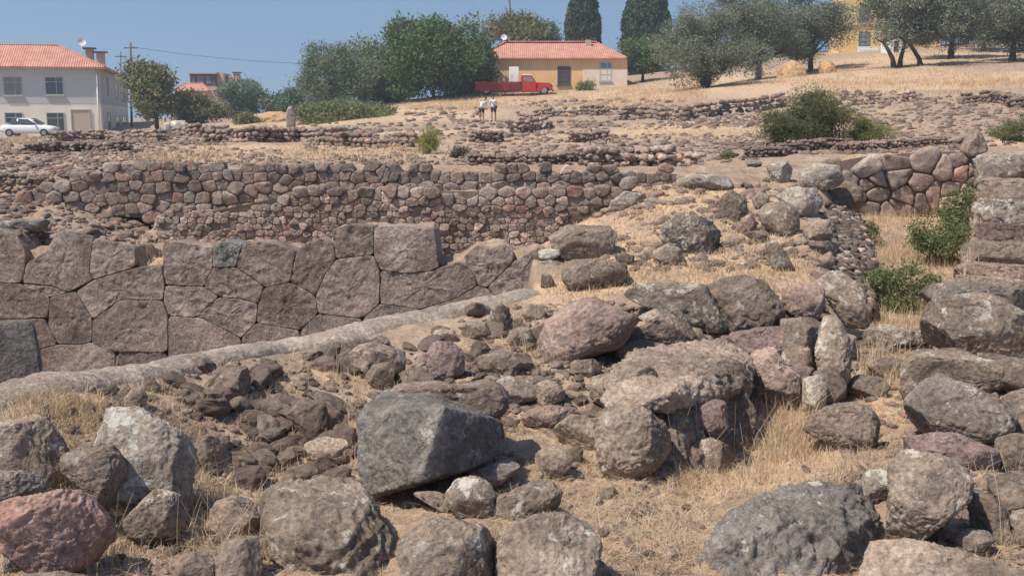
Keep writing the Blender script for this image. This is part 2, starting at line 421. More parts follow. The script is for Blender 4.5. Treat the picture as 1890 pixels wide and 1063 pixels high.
# straw / soil / green attribute
GR = [  # u, v, radius (m), straw amount
 (190,765,0.35,.9),(80,740,.3,.4),(300,720,.35,.5),(450,690,.3,.6),(620,690,.35,.6),(560,850,.4,.6),(350,930,.5,.7),(300,1000,.4,.5),(640,800,.3,.8),(900,610,.5,.6),(1000,620,.4,.6),
 (1060,535,.6,1),(1250,505,.9,1),(1180,440,1.0,1),(1350,440,.8,1),(1250,370,1.2,1),(1420,500,.6,.9),(1150,380,1,.7),(1350,550,.3,.6),(1480,350,1,.5),
 (950,780,.4,.5),(1120,870,.3,.35),(1180,960,.3,.3),(1270,880,.4,1),(1400,890,.4,1),(1270,1000,.3,.6),(1500,850,.4,1),(1450,790,.5,1),(1620,760,.4,.9),(1640,700,.4,.8),
 (1650,620,.6,1),(1650,550,.8,1),(1660,470,.9,1),(1680,400,1.2,1),(1600,420,.5,.9),(1880,860,.3,.3),
 (230,420,.6,.5),(330,470,.3,1),(270,480,.3,1),(830,470,.3,.8),(480,385,.6,.8),(150,420,.5,.4),
 (350,290,3,1),(600,285,3,1),(550,275,4,1),(450,285,2,.8),(20,262,8,1),(720,245,9,.9),(800,215,8,.8),(1000,260,5,.7),(1250,240,7,.9),(1350,225,7,.9),(1400,245,5,.8),
 (850,190,9,1),(1000,182,9,1),(1150,172,12,1),(1200,180,9,1),(760,200,9,.9),(1450,170,8,.8),(1600,140,10,1),(1750,140,10,1),(1880,140,9,1),(1700,160,7,1),(1850,260,3,.8),(1560,190,6,.7),(1300,150,10,1),(1500,145,12,1),(1700,110,14,1),(1850,105,14,1),(500,235,10,1),(380,240,8,1)]
g = ground([q[0] for q in GR], [q[1] for q in GR])
straw = np.zeros(XX.shape)
for q, c in zip(GR, g):
    straw = np.maximum(straw, q[3] * np.exp(-((XX - c[0]) ** 2 + (YY - c[1]) ** 2) / (q[2] ** 2)))
def straw_at(x, y):
    a = x / (y + 3.0)
    i = np.clip(np.searchsorted(ys, y), 0, len(ys) - 1); j = np.clip(np.searchsorted(aa, a), 0, len(aa) - 1)
    return straw[i, j]
ny, nx = XX.shape
V = np.stack([XX.ravel(), YY.ravel(), HH.ravel()], 1)
ii = (np.arange(ny - 1)[:, None] * nx + np.arange(nx - 1)[None]).ravel()
F = np.stack([ii, ii + 1, ii + nx + 1, ii + nx], 1)
cols = np.stack([straw.ravel()] * 3, 1)
def ground_mat():
    m, nt, b = new_mat('ground_soil_and_straw')
    tc = N(nt, 'ShaderNodeTexCoord'); vec = tc.outputs['Object']
    at = N(nt, 'ShaderNodeVertexColor', layer_name='tint')
    n0 = noise_n(nt, vec, 0.35, 6, 0.6); n1 = noise_n(nt, vec, 4.0, 6, 0.65, 0.4); n2 = noise_n(nt, vec, 28, 5, 0.7); n3 = noise_n(nt, vec, 120, 3, 0.7)
    soil = mix(nt, ramp(nt, n1, [(0.35, 0.0), (0.65, 1.0)]), (0.275, 0.195, 0.147), (0.43, 0.325, 0.25))
    soil = mix(nt, ramp(nt, n0, [(0.45, 0.0), (0.65, 0.5)]), soil, (0.36, 0.235, 0.17))
    soil = mix(nt, 0.6, soil, ramp(nt, n2, [(0.3, 0.25), (0.7, 0.72)]), 'OVERLAY')
    st = mix(nt, ramp(nt, n2, [(0.35, 0.0), (0.65, 1.0)]), (0.45, 0.305, 0.20), (0.62, 0.46, 0.325))
    st = mix(nt, 0.5, st, ramp(nt, n3, [(0.3, 0.25), (0.7, 0.75)]), 'OVERLAY')
    ad = N(nt, 'ShaderNodeMath', operation='MULTIPLY_ADD'); L(nt, n1, ad.inputs[0]); ad.inputs[1].default_value = 1.3
    s2 = N(nt, 'ShaderNodeMath', operation='SUBTRACT', i_1=0.92); L(nt, at.outputs[0], s2.inputs[0]); L(nt, s2.outputs[0], ad.inputs[2])
    fac = ramp(nt, ad.outputs[0], [(0.05, 0.0), (0.55, 0.92)])
    c = mix(nt, fac, soil, st)
    # pebbles
    v = N(nt, 'ShaderNodeTexVoronoi'); v.inputs['Scale'].default_value = 17; L(nt, vec, v.inputs['Vector'])
    pm = ramp(nt, v.outputs['Distance'], [(0.16, 1.0), (0.24, 0.0)])
    c = mix(nt, ramp(nt, pm, [(0.2, 0.0), (0.9, 0.6)]), c, (0.30, 0.235, 0.205))
    L(nt, c, b.inputs['Base Color']); b.inputs['Roughness'].default_value = 0.97
    b.inputs['Specular IOR Level'].default_value = 0.1
    bump(nt, b, [(n1, 0.5, 0.05), (n2, 0.8, 0.02), (pm, 0.5, 0.012), (n3, 0.6, 0.005)])
    return m
M['ground'] = ground_mat()
o = link_mesh('ground', mesh_np('ground', V, F, cols), M['ground']); tag(o, kind='structure')
# ------------------------------------------------------------------ rocks
_ico = {}
def ico(level):
    if level not in _ico:
        bm = bmesh.new(); bmesh.ops.create_icosphere(bm, subdivisions=level, radius=1.0)
        _ico[level] = (np.array([v.co[:] for v in bm.verts]), np.array([[v.index for v in f.verts] for f in bm.faces])); bm.free()
    return _ico[level]
def poly_radius(pts, n=96):
    ph = np.linspace(-np.pi, np.pi, n, endpoint=False); R = np.zeros(n)
    for k, a in enumerate(ph):
        d = np.array([np.cos(a), np.sin(a)]); best = 0
        for p, q in zip(pts, np.roll(pts, -1, 0)):
            e = q - p; den = d[0] * e[1] - d[1] * e[0]
            if abs(den) < 1e-9: continue
            t = (p[0] * e[1] - p[1] * e[0]) / den; s = (p[0] * d[1] - p[1] * d[0]) / den
            if t > 0 and -1e-6 <= s <= 1 + 1e-6: best = max(best, t)
        R[k] = best
    R = np.maximum(R, 0.15 * R.max())
    return ph, (np.roll(R, 1) + 2 * R + np.roll(R, -1)) / 4
ROCKS = []
def shape_rock(name, C, poly_l, depth, mat, seed, e=0.58, cuts=(), rnd=9, amp=1.0, lvl=5, Fd=None, crack=0.6):
    """C centre, poly_l outline in the plane across the sight line (metres), depth half thickness (metres)"""
    rg = np.random.default_rng(seed)
    V0, F0 = ico(lvl)
    ph, R = poly_radius(poly_l)
    Fv = Fd / np.linalg.norm(Fd); X = np.array([Fv[1], -Fv[0], 0]); X /= np.linalg.norm(X); U = np.cross(X, Fv)
    s = np.hypot(V0[:, 0], V0[:, 2]); a = np.arctan2(V0[:, 2], V0[:, 0])
    Ra = np.interp(a, np.append(ph, np.pi), np.append(R, R[0]))
    rad = Ra * s ** e
    jz = 1 + .10 * perlin(V0 * 1.1 + rg.uniform(-9, 9, 3)); rad = rad * jz
    L3 = np.stack([rad * np.cos(a), depth * np.sign(V0[:, 1]) * np.abs(V0[:, 1]) ** e, rad * np.sin(a)], 1)
    size = R.mean()
    ext = np.abs(L3).max(0)
    for k in range(rnd):
        n = rg.normal(size=3); n[1] *= 1.4; n /= np.linalg.norm(n)
        h = (L3 @ n).max() * rg.uniform(0.66, 0.92)
        L3 -= np.outer(np.maximum(0, L3 @ n - h) * 0.97, n)
    for c in cuts:
        n = np.array(c[:3], float); n /= np.linalg.norm(n); h = (L3 @ n).max() * c[3]
        L3 -= np.outer(np.maximum(0, L3 @ n - h) * 0.95, n)
    L3[:, 0] *= np.abs(poly_l[:, 0]).max() * 2.0 / max(1e-6, np.ptp(L3[:, 0])) * 1.0; zc_ = (L3[:, 2].max() + L3[:, 2].min()) / 2
    L3[:, 2] = (L3[:, 2] - zc_) * (np.ptp(poly_l[:, 1]) / max(1e-6, np.ptp(L3[:, 2]))) + (poly_l[:, 1].max() + poly_l[:, 1].min()) / 2
    W = L3 @ np.stack([X, Fv, U])
    nrm = W / (np.linalg.norm(W, axis=1)[:, None] + 1e-9)
    q = W / size + rg.uniform(-50, 50, 3)
    q = q + 0.12 * fbm(q * 2.1 + 7, 2)[:, None]
    d = 0.04 * fbm(q * 1.2, 3) + 0.045 * amp * (ridged(q * 2.3, 4, 0.55) - .3)
    tq = fbm(q * 1.15 + 11, 3) * 1.2; d += 0.10 * (np.floor(tq * 4 + .5) / 4 - tq) * min(amp, 1.3)
    d -= 0.06 * amp * crack * np.clip(1 - np.abs(perlin(q * 1.3 + 3)) * 12, 0, 1)
    d += 0.030 * amp * ridged(q * 7, 3, 0.6)
    W = W + nrm * (d * size)[:, None]
    o = link_mesh(name, mesh_np(name, W, F0), mat, None, C)
    return o
def hero(label, poly, mat, depth=0.8, Y=None, sink=0.14, name='boulder', cat=None, e=0.55, cuts=(), rnd=9, amp=1.0, lvl=None, seed=None, group=None, back=0.55, crack=0.6):
    poly = np.array(poly, float)
    u0, u1, v0, v1 = poly[:, 0].min(), poly[:, 0].max(), poly[:, 1].min(), poly[:, 1].max()
    uc, vc = (u0 + u1) / 2, (v0 + v1) / 2
    g = None
    if Y is None:
        g = ground(uc, min(v1, 1150))[0]
        w = (u1 - u0) * g[1] / FPX * 0.5
        Y = g[1] + back * depth * w
    elif sink > 0 and name == 'boulder':
        g = ground(uc, min(v1, 1150))[0]; Y = min(Y, g[1] + 0.55 * depth * ((u1 - u0) * .65 + (v1 - v0) * .35) * g[1] / FPX * .5)
    C = P(uc, vc, Y); d = ray(uc, vc)
    zc = C[1] * cosP - (C[2] - EYE) * sinP
    pl = np.stack([(poly[:, 0] - uc) * zc / FPX, -(poly[:, 1] - vc) * zc / FPX], 1)
    lo = pl[:, 1] < 0; pl[lo, 1] *= 1 + sink
    w = (u1 - u0) * zc / FPX * 0.5; h = (v1 - v0) * zc / FPX * 0.5
    dep = depth * (0.65 * w + 0.35 * h)
    if lvl is None:
        px = max(u1 - u0, v1 - v0); lvl = 6 if px > 110 else (5 if px > 45 else 4)
    o = shape_rock(name, C, pl, dep, M[mat] if isinstance(mat, str) else mat, seed if seed is not None else int(u0 * 7 + v0 * 13) % 9973, e, cuts, rnd, amp, lvl, d, crack)
    tag(o, label, cat or name.replace('_', ' ').split()[-1], group)
    ROCKS.append((C[0], C[1], w))
    return o

def hull_rock(label, pts, mat, seed=0, amp=1.0, name='boulder', rnd=.03):
    W = np.array([P(*p) for p in pts]); c = W.mean(0); bm = bmesh.new()
    for w in W - c: bm.verts.new(w)
    r = bmesh.ops.convex_hull(bm, input=bm.verts); bmesh.ops.delete(bm, geom=[g for g in r['geom_interior'] if isinstance(g, bmesh.types.BMVert)], context='VERTS')
    bmesh.ops.triangulate(bm, faces=bm.faces[:])
    for it in range(7):
        es = [e for e in bm.edges if e.calc_length() > .018]
        if not es or len(bm.verts) > 40000: break
        bmesh.ops.subdivide_edges(bm, edges=es, cuts=1); bmesh.ops.triangulate(bm, faces=bm.faces[:])
    for _ in range(5): bmesh.ops.smooth_vert(bm, verts=bm.verts, factor=.4, use_axis_x=True, use_axis_y=True, use_axis_z=True)
    bm.normal_update(); V = np.array([v.co[:] for v in bm.verts]); Nn = np.array([v.normal[:] for v in bm.verts]); F = np.array([[v.index for v in f.verts] for f in bm.faces]); bm.free()
    q = V * 4 + seed * 3.1
    tq = fbm(q * .5 + 5, 3) * 1.3; d = .05 * (np.floor(tq * 4 + .5) / 4 - tq) * min(amp, 1.5)
    d += .012 * fbm(q, 4, .55) + .010 * amp * (ridged(q * 2.2, 3) - .3) + .005 * amp * fbm(q * 7, 3)
    o = link_mesh(name, mesh_np(name, V + Nn * d[:, None], F), M[mat], None, c); tag(o, label, 'boulder'); return o
M['fill'] = plain_mat('earth_fill', (0.21, 0.155, 0.125), .97, .3, 12, bumpd=.02)
# ---- stones as a bank for small loose ones
def bank_rock(seed, lvl=3):
    rg = np.random.default_rng(seed); V0, F0 = ico(lvl)
    V = V0 * rg.uniform(0.65, 1.0, 3) * np.array([1.1, 1.0, 0.8])
    for k in range(9):
        n = rg.normal(size=3); n /= np.linalg.norm(n); h = (V @ n).max() * rg.uniform(0.62, 0.92)
        V -= np.outer(np.maximum(0, V @ n - h) * 0.95, n)
    q = V0 + rg.uniform(-30, 30, 3)
    V = V * (1 + 0.16 * fbm(q * 1.5, 3) + 0.05 * fbm(q * 5, 2))[:, None]
    return V, F0
BANK = [bank_rock(100 + k, 4) for k in range(14)]
BANK_LO = [bank_rock(200 + k, 2) for k in range(14)]

# ------------------------------------------------------------------ masonry: stones from polygons or from Voronoi cells
def chaikin(p, it=1, w=0.25):
    for _ in range(it):
        q = np.roll(p, -1, 0); p = np.stack([p * (1 - w) + q * w, p * w + q * (1 - w)], 1).reshape(-1, 2)
    return p
def resample(p, n):
    q = np.vstack([p, p[:1]]); d = np.r_[0, np.cumsum(np.linalg.norm(np.diff(q, axis=0), axis=1))]
    t = np.linspace(0, d[-1], n, endpoint=False)
    return np.stack([np.interp(t, d, q[:, 0]), np.interp(t, d, q[:, 1])], 1)
def shrink(p, g):
    c = p.mean(0); r = np.linalg.norm(p - c, axis=1); return c + (p - c) * (1 - g / np.maximum(r, g * 2))[:, None]
def clip_poly(poly, n, d):
    out = []
    for a, b in zip(poly, poly[1:] + poly[:1]):
        da, db = a[0] * n[0] + a[1] * n[1] - d, b[0] * n[0] + b[1] * n[1] - d
        if da <= 0: out.append(a)
        if (da < 0) != (db < 0) and abs(da - db) > 1e-12:
            t = da / (da - db); out.append((a[0] + (b[0] - a[0]) * t, a[1] + (b[1] - a[1]) * t))
    return out
def voronoi_cells(pts, box=None):
    cells = []
    for i, p in enumerate(pts):
        d2 = ((pts - p) ** 2).sum(1); nb = np.argsort(d2)[1:16]; r = math.sqrt(d2[nb[-1]])
        poly = [(p[0] - r, p[1] - r), (p[0] + r, p[1] - r), (p[0] + r, p[1] + r), (p[0] - r, p[1] + r)]
        for j in nb:
            q = pts[j]; n = q - p; m = (p + q) / 2
            poly = clip_poly(poly, n, float(n @ m))
            if len(poly) < 3: break
        cells.append(np.array(poly) if len(poly) > 2 else None)
    return cells
def inside(poly, x, y):
    c = False; n = len(poly)
    for k in range(n):
        x1, y1 = poly[k]; x2, y2 = poly[(k + 1) % n]
        if (y1 > y) != (y2 > y) and x < (x2 - x1) * (y - y1) / (y2 - y1) + x1: c = not c
    return c
def pillow(poly, dep, n=14, thick=0.12, rg=None, rings=((1.0, 0.0), (0.985, 0.55), (0.93, 0.9), (0.7, 1.0)), rough=0.16, smooth=2):
    """returns verts in (s,t,outward) and faces"""
    p = resample(chaikin(poly, smooth, .25 if smooth > 1 else .13), n); c = p.mean(0); V = []
    V.append(np.column_stack([p, np.full(n, -thick)]))
    tilt = rg.normal(0, 0.10, 2)
    for sc, z in rings:
        q = c + (p - c) * sc
        V.append(np.column_stack([q, np.full(n, z * dep) + (q - c) @ tilt * (z > 0)]))
    V.append(np.array([[c[0], c[1], dep]]))
    V = np.vstack(V); nz = fbm(np.column_stack([V[:, :2] * 9 / max(0.1, np.ptp(p[:, 0])) * 0.3, V[:, 2] * 5]) + rg.uniform(-40, 40, 3), 2)
    V[n:, 2] += nz[n:] * dep * rough * 3
    F = []; R = len(rings) + 1
    for r in range(R - 1):
        for k in range(n): F.append((r * n + k, r * n + (k + 1) % n, (r + 1) * n + (k + 1) % n, (r + 1) * n + k))
    top = (R - 1) * n; ce = R * n
    for k in range(n): F.append((top + k, top + (k + 1) % n, ce, ce))
    return V, F
TINTS = [(1, 1, 1), (1.1, 1.04, 1.0), (0.88, 0.87, 0.86), (1.08, 0.95, 0.91), (0.82, 0.82, 0.83), (1.2, 1.12, 1.04), (0.97, 0.92, 0.90), (1.18, 0.90, 0.83), (0.88, 0.89, 0.86)]
TW = [0.25, 0.15, 0.13, 0.12, 0.10, 0.08, 0.09, 0.04, 0.04]
def stone_face(region, A, B, size, mat, name, label, cat='wall', jitter=0.33, aspect=1.35, dep=0.26, gap=0.003, seed=1, to3=None, bright=1.0, whites=0.0, thick=0.14, tints=None, smooth=2):
    """region: photo outline (list of u,v) laid on the vertical plane through A and B; size(u,v)-> stone height in m"""
    rg = np.random.default_rng(seed)
    A2, B2 = np.array(A[:2]), np.array(B[:2]); ux = (B2 - A2) / np.linalg.norm(B2 - A2); nrm = np.array([ux[1], -ux[0]])
    R = on_plane(np.array([r[0] for r in region]), np.array([r[1] for r in region]), A, B)
    rs = [(float((r[:2] - A2) @ ux), float(r[2])) for r in R]
    s0, s1 = min(r[0] for r in rs), max(r[0] for r in rs); t0, t1 = min(r[1] for r in rs), max(r[1] for r in rs)
    pts = []; t = t0 - 0.1
    while t < t1 + 0.2:
        hrow = size((s0 + s1) / 2, t) * rg.uniform(0.8, 1.2); s = s0 - 0.3 - rg.uniform(0, 0.3)
        while s < s1 + 0.3:
            hh = size(s, t); w = hh * aspect * rg.uniform(0.65, 1.45)
            pts.append((s + w / 2 + rg.normal(0, jitter * 0.2 * w), (t + rg.normal(0, jitter * 0.5) * hrow * 0.7) * aspect)); s += w
        t += hrow
    pts = np.array(pts); cells = voronoi_cells(pts)
    Vs, Fs, Cs, off = [], [], [], 0
    for p, c in zip(pts, cells):
        if c is None or len(c) < 3: continue
        if not (inside(rs, p[0], p[1] / aspect) or inside(rs, p[0] * .995 + .0025 * (s0 + s1), p[1] / aspect - .04)): continue
        c = c.copy(); c[:, 1] /= aspect; c = shrink(c, gap + rg.uniform(0, gap))
        if len(c) > 14 or max(np.ptp(c[:, 0]) / aspect, np.ptp(c[:, 1])) > 2.0 * size(p[0], p[1] / aspect): continue
        w = min(np.ptp(c[:, 0]), np.ptp(c[:, 1]))
        v, f = pillow(c, w * dep * rg.uniform(0.6, 1.3), 22, thick, rg, smooth=smooth)
        outw = rg.normal(0, 0.012)
        X = A2[None] + np.outer(v[:, 0], ux) + np.outer(v[:, 2] + outw, nrm)
        W = np.column_stack([X, v[:, 1]])
        Vs.append(W); Fs += [tuple(i + off for i in q) for q in f]; off += len(W)
        if rg.random() < whites: ti = np.array((2.1, 2.05, 2.0))
        else: ti = np.array((tints or TINTS)[rg.choice(len(TINTS), p=TW)]) * rg.uniform(0.8, 1.18)
        Cs.append(np.tile(ti * bright, (len(W), 1)))
    V = np.vstack(Vs); V[:, :2] += 0.006 * rg.normal(size=(len(V), 2)) * 0.4
    F = [tuple(dict.fromkeys(f)) for f in Fs]
    c0 = V.mean(0)
    o = link_mesh(name, mesh_np(name, V - c0, F, np.vstack(Cs)), mat, None, c0)
    if label: tag(o, label, cat)
    bk = MB(); back = -0.004
    bk.bm.faces.new([bk.bm.verts.new((*(A2 + ux * a + nrm * back - c0[:2]), b - c0[2] - .01)) for a, b in rs])
    bmesh.ops.triangulate(bk.bm, faces=bk.bm.faces[:]); bk.build('earth_fill', M['fill'], o)
    return o

# ------------------------------------------------------------------ the polygonal wall
PB = [
 [(-70,425),(0,424),(28,432),(47,462),(46,487),(40,523),(-70,519)],
 [(46,487),(84,463),(105,427),(118,424),(150,430),(172,438),(167,480),(167,508),(173,516),(126,540),(95,528),(60,525),(41,522)],
 [(172,438),(250,455),(250,493),(173,516),(167,508),(167,480)],
 [(173,516),(250,494),(300,487),(304,527),(301,555),(225,553),(217,556),(172,590),(141,538)],
 [(172,590),(217,556),(225,553),(301,555),(309,583),(311,650),(213,650),(180,640),(170,630)],
 [(126,540),(141,538),(172,590),(170,631),(150,636),(108,635),(88,600),(92,548)],
 [(43,524),(60,526),(95,529),(126,540),(92,548),(75,543),(47,532)],
 [(-70,519),(40,523),(47,532),(92,547),(88,587),(82,586),(0,590),(-70,592)],
 [(-70,592),(82,587),(88,600),(108,635),(72,645),(-70,650)],
 [(72,645),(108,635),(150,636),(170,631),(213,650),(214,720),(150,760),(72,760)],
 [(-70,650),(72,645),(72,760),(-70,760)],
 [(213,650),(311,650),(311,760),(214,760)],
 [(301,450),(322,445),(359,451),(393,457),(393,493),(387,505),(377,529),(306,526),(302,505)],
 [(393,450),(417,445),(449,450),(445,458),(435,493),(406,494),(393,493)],
 [(449,450),(480,445),(509,450),(547,465),(541,490),(536,521),(488,530),(464,513),(435,493),(445,458)],
 [(547,465),(562,450),(588,439),(609,447),(617,455),(621,478),(601,505),(582,547),(558,532),(536,521),(541,490)],
 [(406,494),(435,493),(464,513),(488,530),(476,561),(446,552),(404,548),(377,529),(387,505),(393,493)],
 [(304,527),(377,529),(404,548),(362,586),(309,583),(301,555)],
 [(404,548),(446,552),(476,561),(472,596),(445,625),(420,611),(372,587),(362,586)],
 [(488,530),(536,521),(558,532),(582,547),(587,579),(554,610),(517,603),(472,596),(476,561)],
 [(309,583),(362,586),(372,587),(420,611),(445,625),(444,700),(338,760),(311,760),(311,650)],
 [(472,596),(517,603),(554,610),(555,700),(444,720),(445,625)],
 [(587,579),(620,582),(670,587),(672,680),(555,700),(554,610)],
 [(612,425),(640,415),(690,418),(690,470),(621,478),(617,455)],
 [(690,418),(741,416),(802,420),(806,445),(809,484),(811,493),(795,500),(750,505),(701,498),(690,470)],
 [(621,478),(690,470),(701,498),(701,560),(670,587),(620,582),(587,579),(582,547),(601,505)],
 [(701,498),(750,505),(795,500),(845,483),(862,490),(878,512),(881,527),(840,552),(776,571),(727,564),(701,560)],
 [(856,472),(880,453),(906,458),(929,450),(948,467),(946,484),(899,531),(881,527),(878,512),(860,490)],
 [(946,484),(970,470),(995,456),(997,527),(997,548),(980,562),(913,547),(899,531)],
 [(670,587),(701,560),(727,564),(776,571),(776,660),(672,680)],
 [(776,571),(840,552),(881,527),(899,531),(913,547),(980,562),(980,620),(776,660)],
]
wall_t = empty('polygonal_wall', (PWA + PWB) / 2 * np.array([1, 1, 0]) + np.array([0, 0, -1.7]))
tag(wall_t, 'big polygonal masonry wall of tightly jointed purplish brown blocks facing the pit', 'wall')
A2, B2 = PWA[:2], PWB[:2]; ux = (B2 - A2) / np.linalg.norm(B2 - A2); nv = np.array([ux[1], -ux[0]])
org = np.array(wall_t.location)
def block_mesh(poly2, gap, dep, rg, n=72, thick=0.22):
    c = poly2.mean(0)
    # inward offset of each edge
    p = list(map(tuple, poly2)); area = 0.5 * sum(a[0] * b[1] - b[0] * a[1] for a, b in zip(p, p[1:] + p[:1]))
    if area < 0: p = p[::-1]
    pp = np.array(p); m = len(pp); q = []
    for k in range(m):
        a, b, d = pp[k - 1], pp[k], pp[(k + 1) % m]
        e1 = (b - a) / np.linalg.norm(b - a); e2 = (d - b) / np.linalg.norm(d - b)
        n1 = np.array([-e1[1], e1[0]]); n2 = np.array([-e2[1], e2[0]]); bi = n1 + n2; L_ = np.linalg.norm(bi)
        bi = bi / max(L_, 0.3); q.append(b + bi * gap / max(0.6, float(bi @ n1)))
    p = resample(chaikin(np.array(q), 1, 0.08), n); c = p.mean(0)
    rings = [(1.0, -thick), (1.0, -0.012), (1.0, -0.003), (0.9985, 0.002), (0.995, 0.004), (0.985, 0.005)] + [(s, 0.006) for s in (0.95, 0.88, 0.8, 0.7, 0.6, 0.5, 0.4, 0.3, 0.2, 0.1)]
    V = []
    for sc, z in rings: V.append(np.column_stack([c + (p - c) * sc, np.full(n, z)]))
    V.append(np.array([[c[0], c[1], 0.006]])); V = np.vstack(V)
    f = (V[:, 2] > 0.001)
    q3 = np.column_stack([V[:, :2] * 5.5, np.zeros(len(V))])
    w = (V[:, 2] > -.02) * 1.0
    V[:, 2] += w * dep * (fbm(q3 * 0.35, 2) * 0.9 + fbm(q3 * 2.2, 4, 0.7) * 0.6)
    off = rg.normal(0, 0.003); V[n:, 2] += off
    F = []; R = len(rings)
    for r in range(R - 1):
        for k in range(n): F.append((r * n + k, r * n + (k + 1) % n, (r + 1) * n + (k + 1) % n, (r + 1) * n + k))
    for k in range(n): F.append(((R - 1) * n + k, (R - 1) * n + (k + 1) % n, R * n))
    return V, F
rgb = np.random.default_rng(5)
for k, poly in enumerate(PB):
    W = on_plane(np.array([p[0] for p in poly], float), np.array([p[1] for p in poly], float), PWA, PWB)
    s = (W[:, :2] - A2) @ ux; p2 = np.column_stack([s, W[:, 2]])
    V, F = block_mesh(p2, 0.003, 0.020, rgb)
    XY = A2[None] + np.outer(V[:, 0], ux) + np.outer(V[:, 2], nv)
    W3 = np.column_stack([XY, V[:, 1]])
    c0 = W3.mean(0)
    o = link_mesh('block', mesh_np('block', W3 - c0, F), M['masonry_blue'] if k == 13 else M['masonry'], wall_t, c0 - org)
    if k == 13: tag(o, 'smooth blue grey block in the top course')
    if k == 6: tag(o, 'thin wedge stone between big blocks')

# ------------------------------------------------------------------ rubble walls of the terrace edge
UWA, UWB = P(60, 330, 13.2), P(1240, 330, 13.05)
stone_face([(40,382),(70,352),(110,338),(160,322),(230,311),(600,312),(850,316),(1250,320),(1240,345),(1150,362),(1100,368),(640,372),(600,400),(300,404),(100,388)],
           UWA, UWB, lambda s, t: 0.105 if t > 0.88 else 0.13, M['wall'], 'terrace_wall', 'long low wall of squarish grey stones along the terrace edge above the pit', seed=3, jitter=0.5, aspect=1.35, bright=0.95, dep=0.16, whites=0.01, gap=.001, smooth=1)
FWA, FWB = P(300, 440, 12.75), P(1130, 440, 12.6)
stone_face([(296,462),(298,408),(330,392),(380,397),(440,398),(490,385),(520,366),(570,352),(640,350),(900,352),(1110,352),(1180,338),(1140,372),(1045,398),(1035,440),(1010,470),(1000,478),(940,478),(870,480),(830,505),(800,500),(780,470),(620,470),(600,452)],
           FWA, FWB, lambda s, t: (0.125 if t > 0.74 else (0.095 if t > 0.55 else 0.068)), M['wall'], 'rubble_wall', 'retaining wall of small rounded reddish cobbles above the polygonal blocks', seed=4, jitter=0.55, aspect=1.3, bright=1.05, dep=0.2, whites=0.02, gap=0.001, smooth=1)
BWA, BWB = P(1550, 330, 14.85), P(1805, 330, 15.0)
stone_face([(1548,297),(1600,287),(1700,280),(1806,280),(1808,402),(1700,402),(1575,395)],
           BWA, BWB, lambda s, t: 0.23, M['wall'], 'rubble_wall', 'wall of large angular brown stones closing the back of the grassy trench', seed=8, jitter=1.1, aspect=1.2, bright=1.0, dep=0.22, gap=0.005, smooth=1)
# small stones cladding the dark side of the wall mound that faces the trench
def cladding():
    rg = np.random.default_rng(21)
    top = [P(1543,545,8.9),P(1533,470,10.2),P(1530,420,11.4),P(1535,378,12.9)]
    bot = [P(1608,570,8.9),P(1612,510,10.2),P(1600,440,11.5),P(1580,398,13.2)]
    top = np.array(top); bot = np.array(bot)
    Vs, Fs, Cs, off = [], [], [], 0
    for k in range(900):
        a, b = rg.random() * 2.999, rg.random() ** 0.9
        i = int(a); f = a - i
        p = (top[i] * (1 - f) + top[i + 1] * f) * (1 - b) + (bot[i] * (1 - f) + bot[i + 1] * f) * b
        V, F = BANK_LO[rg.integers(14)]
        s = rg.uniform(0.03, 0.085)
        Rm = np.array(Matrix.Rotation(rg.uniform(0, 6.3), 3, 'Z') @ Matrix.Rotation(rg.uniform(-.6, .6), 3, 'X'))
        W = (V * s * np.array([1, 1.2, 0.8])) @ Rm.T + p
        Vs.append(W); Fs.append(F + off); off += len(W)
        Cs.append(np.tile(np.array(TINTS[rg.choice(len(TINTS), p=TW)]) * (rg.uniform(0.28, 0.62) if rg.random() < .85 else 1.3), (len(W), 1)))  # most tints darkened: shade of this side put into the colour, with lichen-black mottling
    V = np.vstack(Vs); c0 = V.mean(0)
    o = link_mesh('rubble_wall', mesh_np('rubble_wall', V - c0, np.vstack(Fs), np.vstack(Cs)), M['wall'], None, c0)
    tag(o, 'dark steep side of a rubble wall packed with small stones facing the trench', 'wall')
cladding()

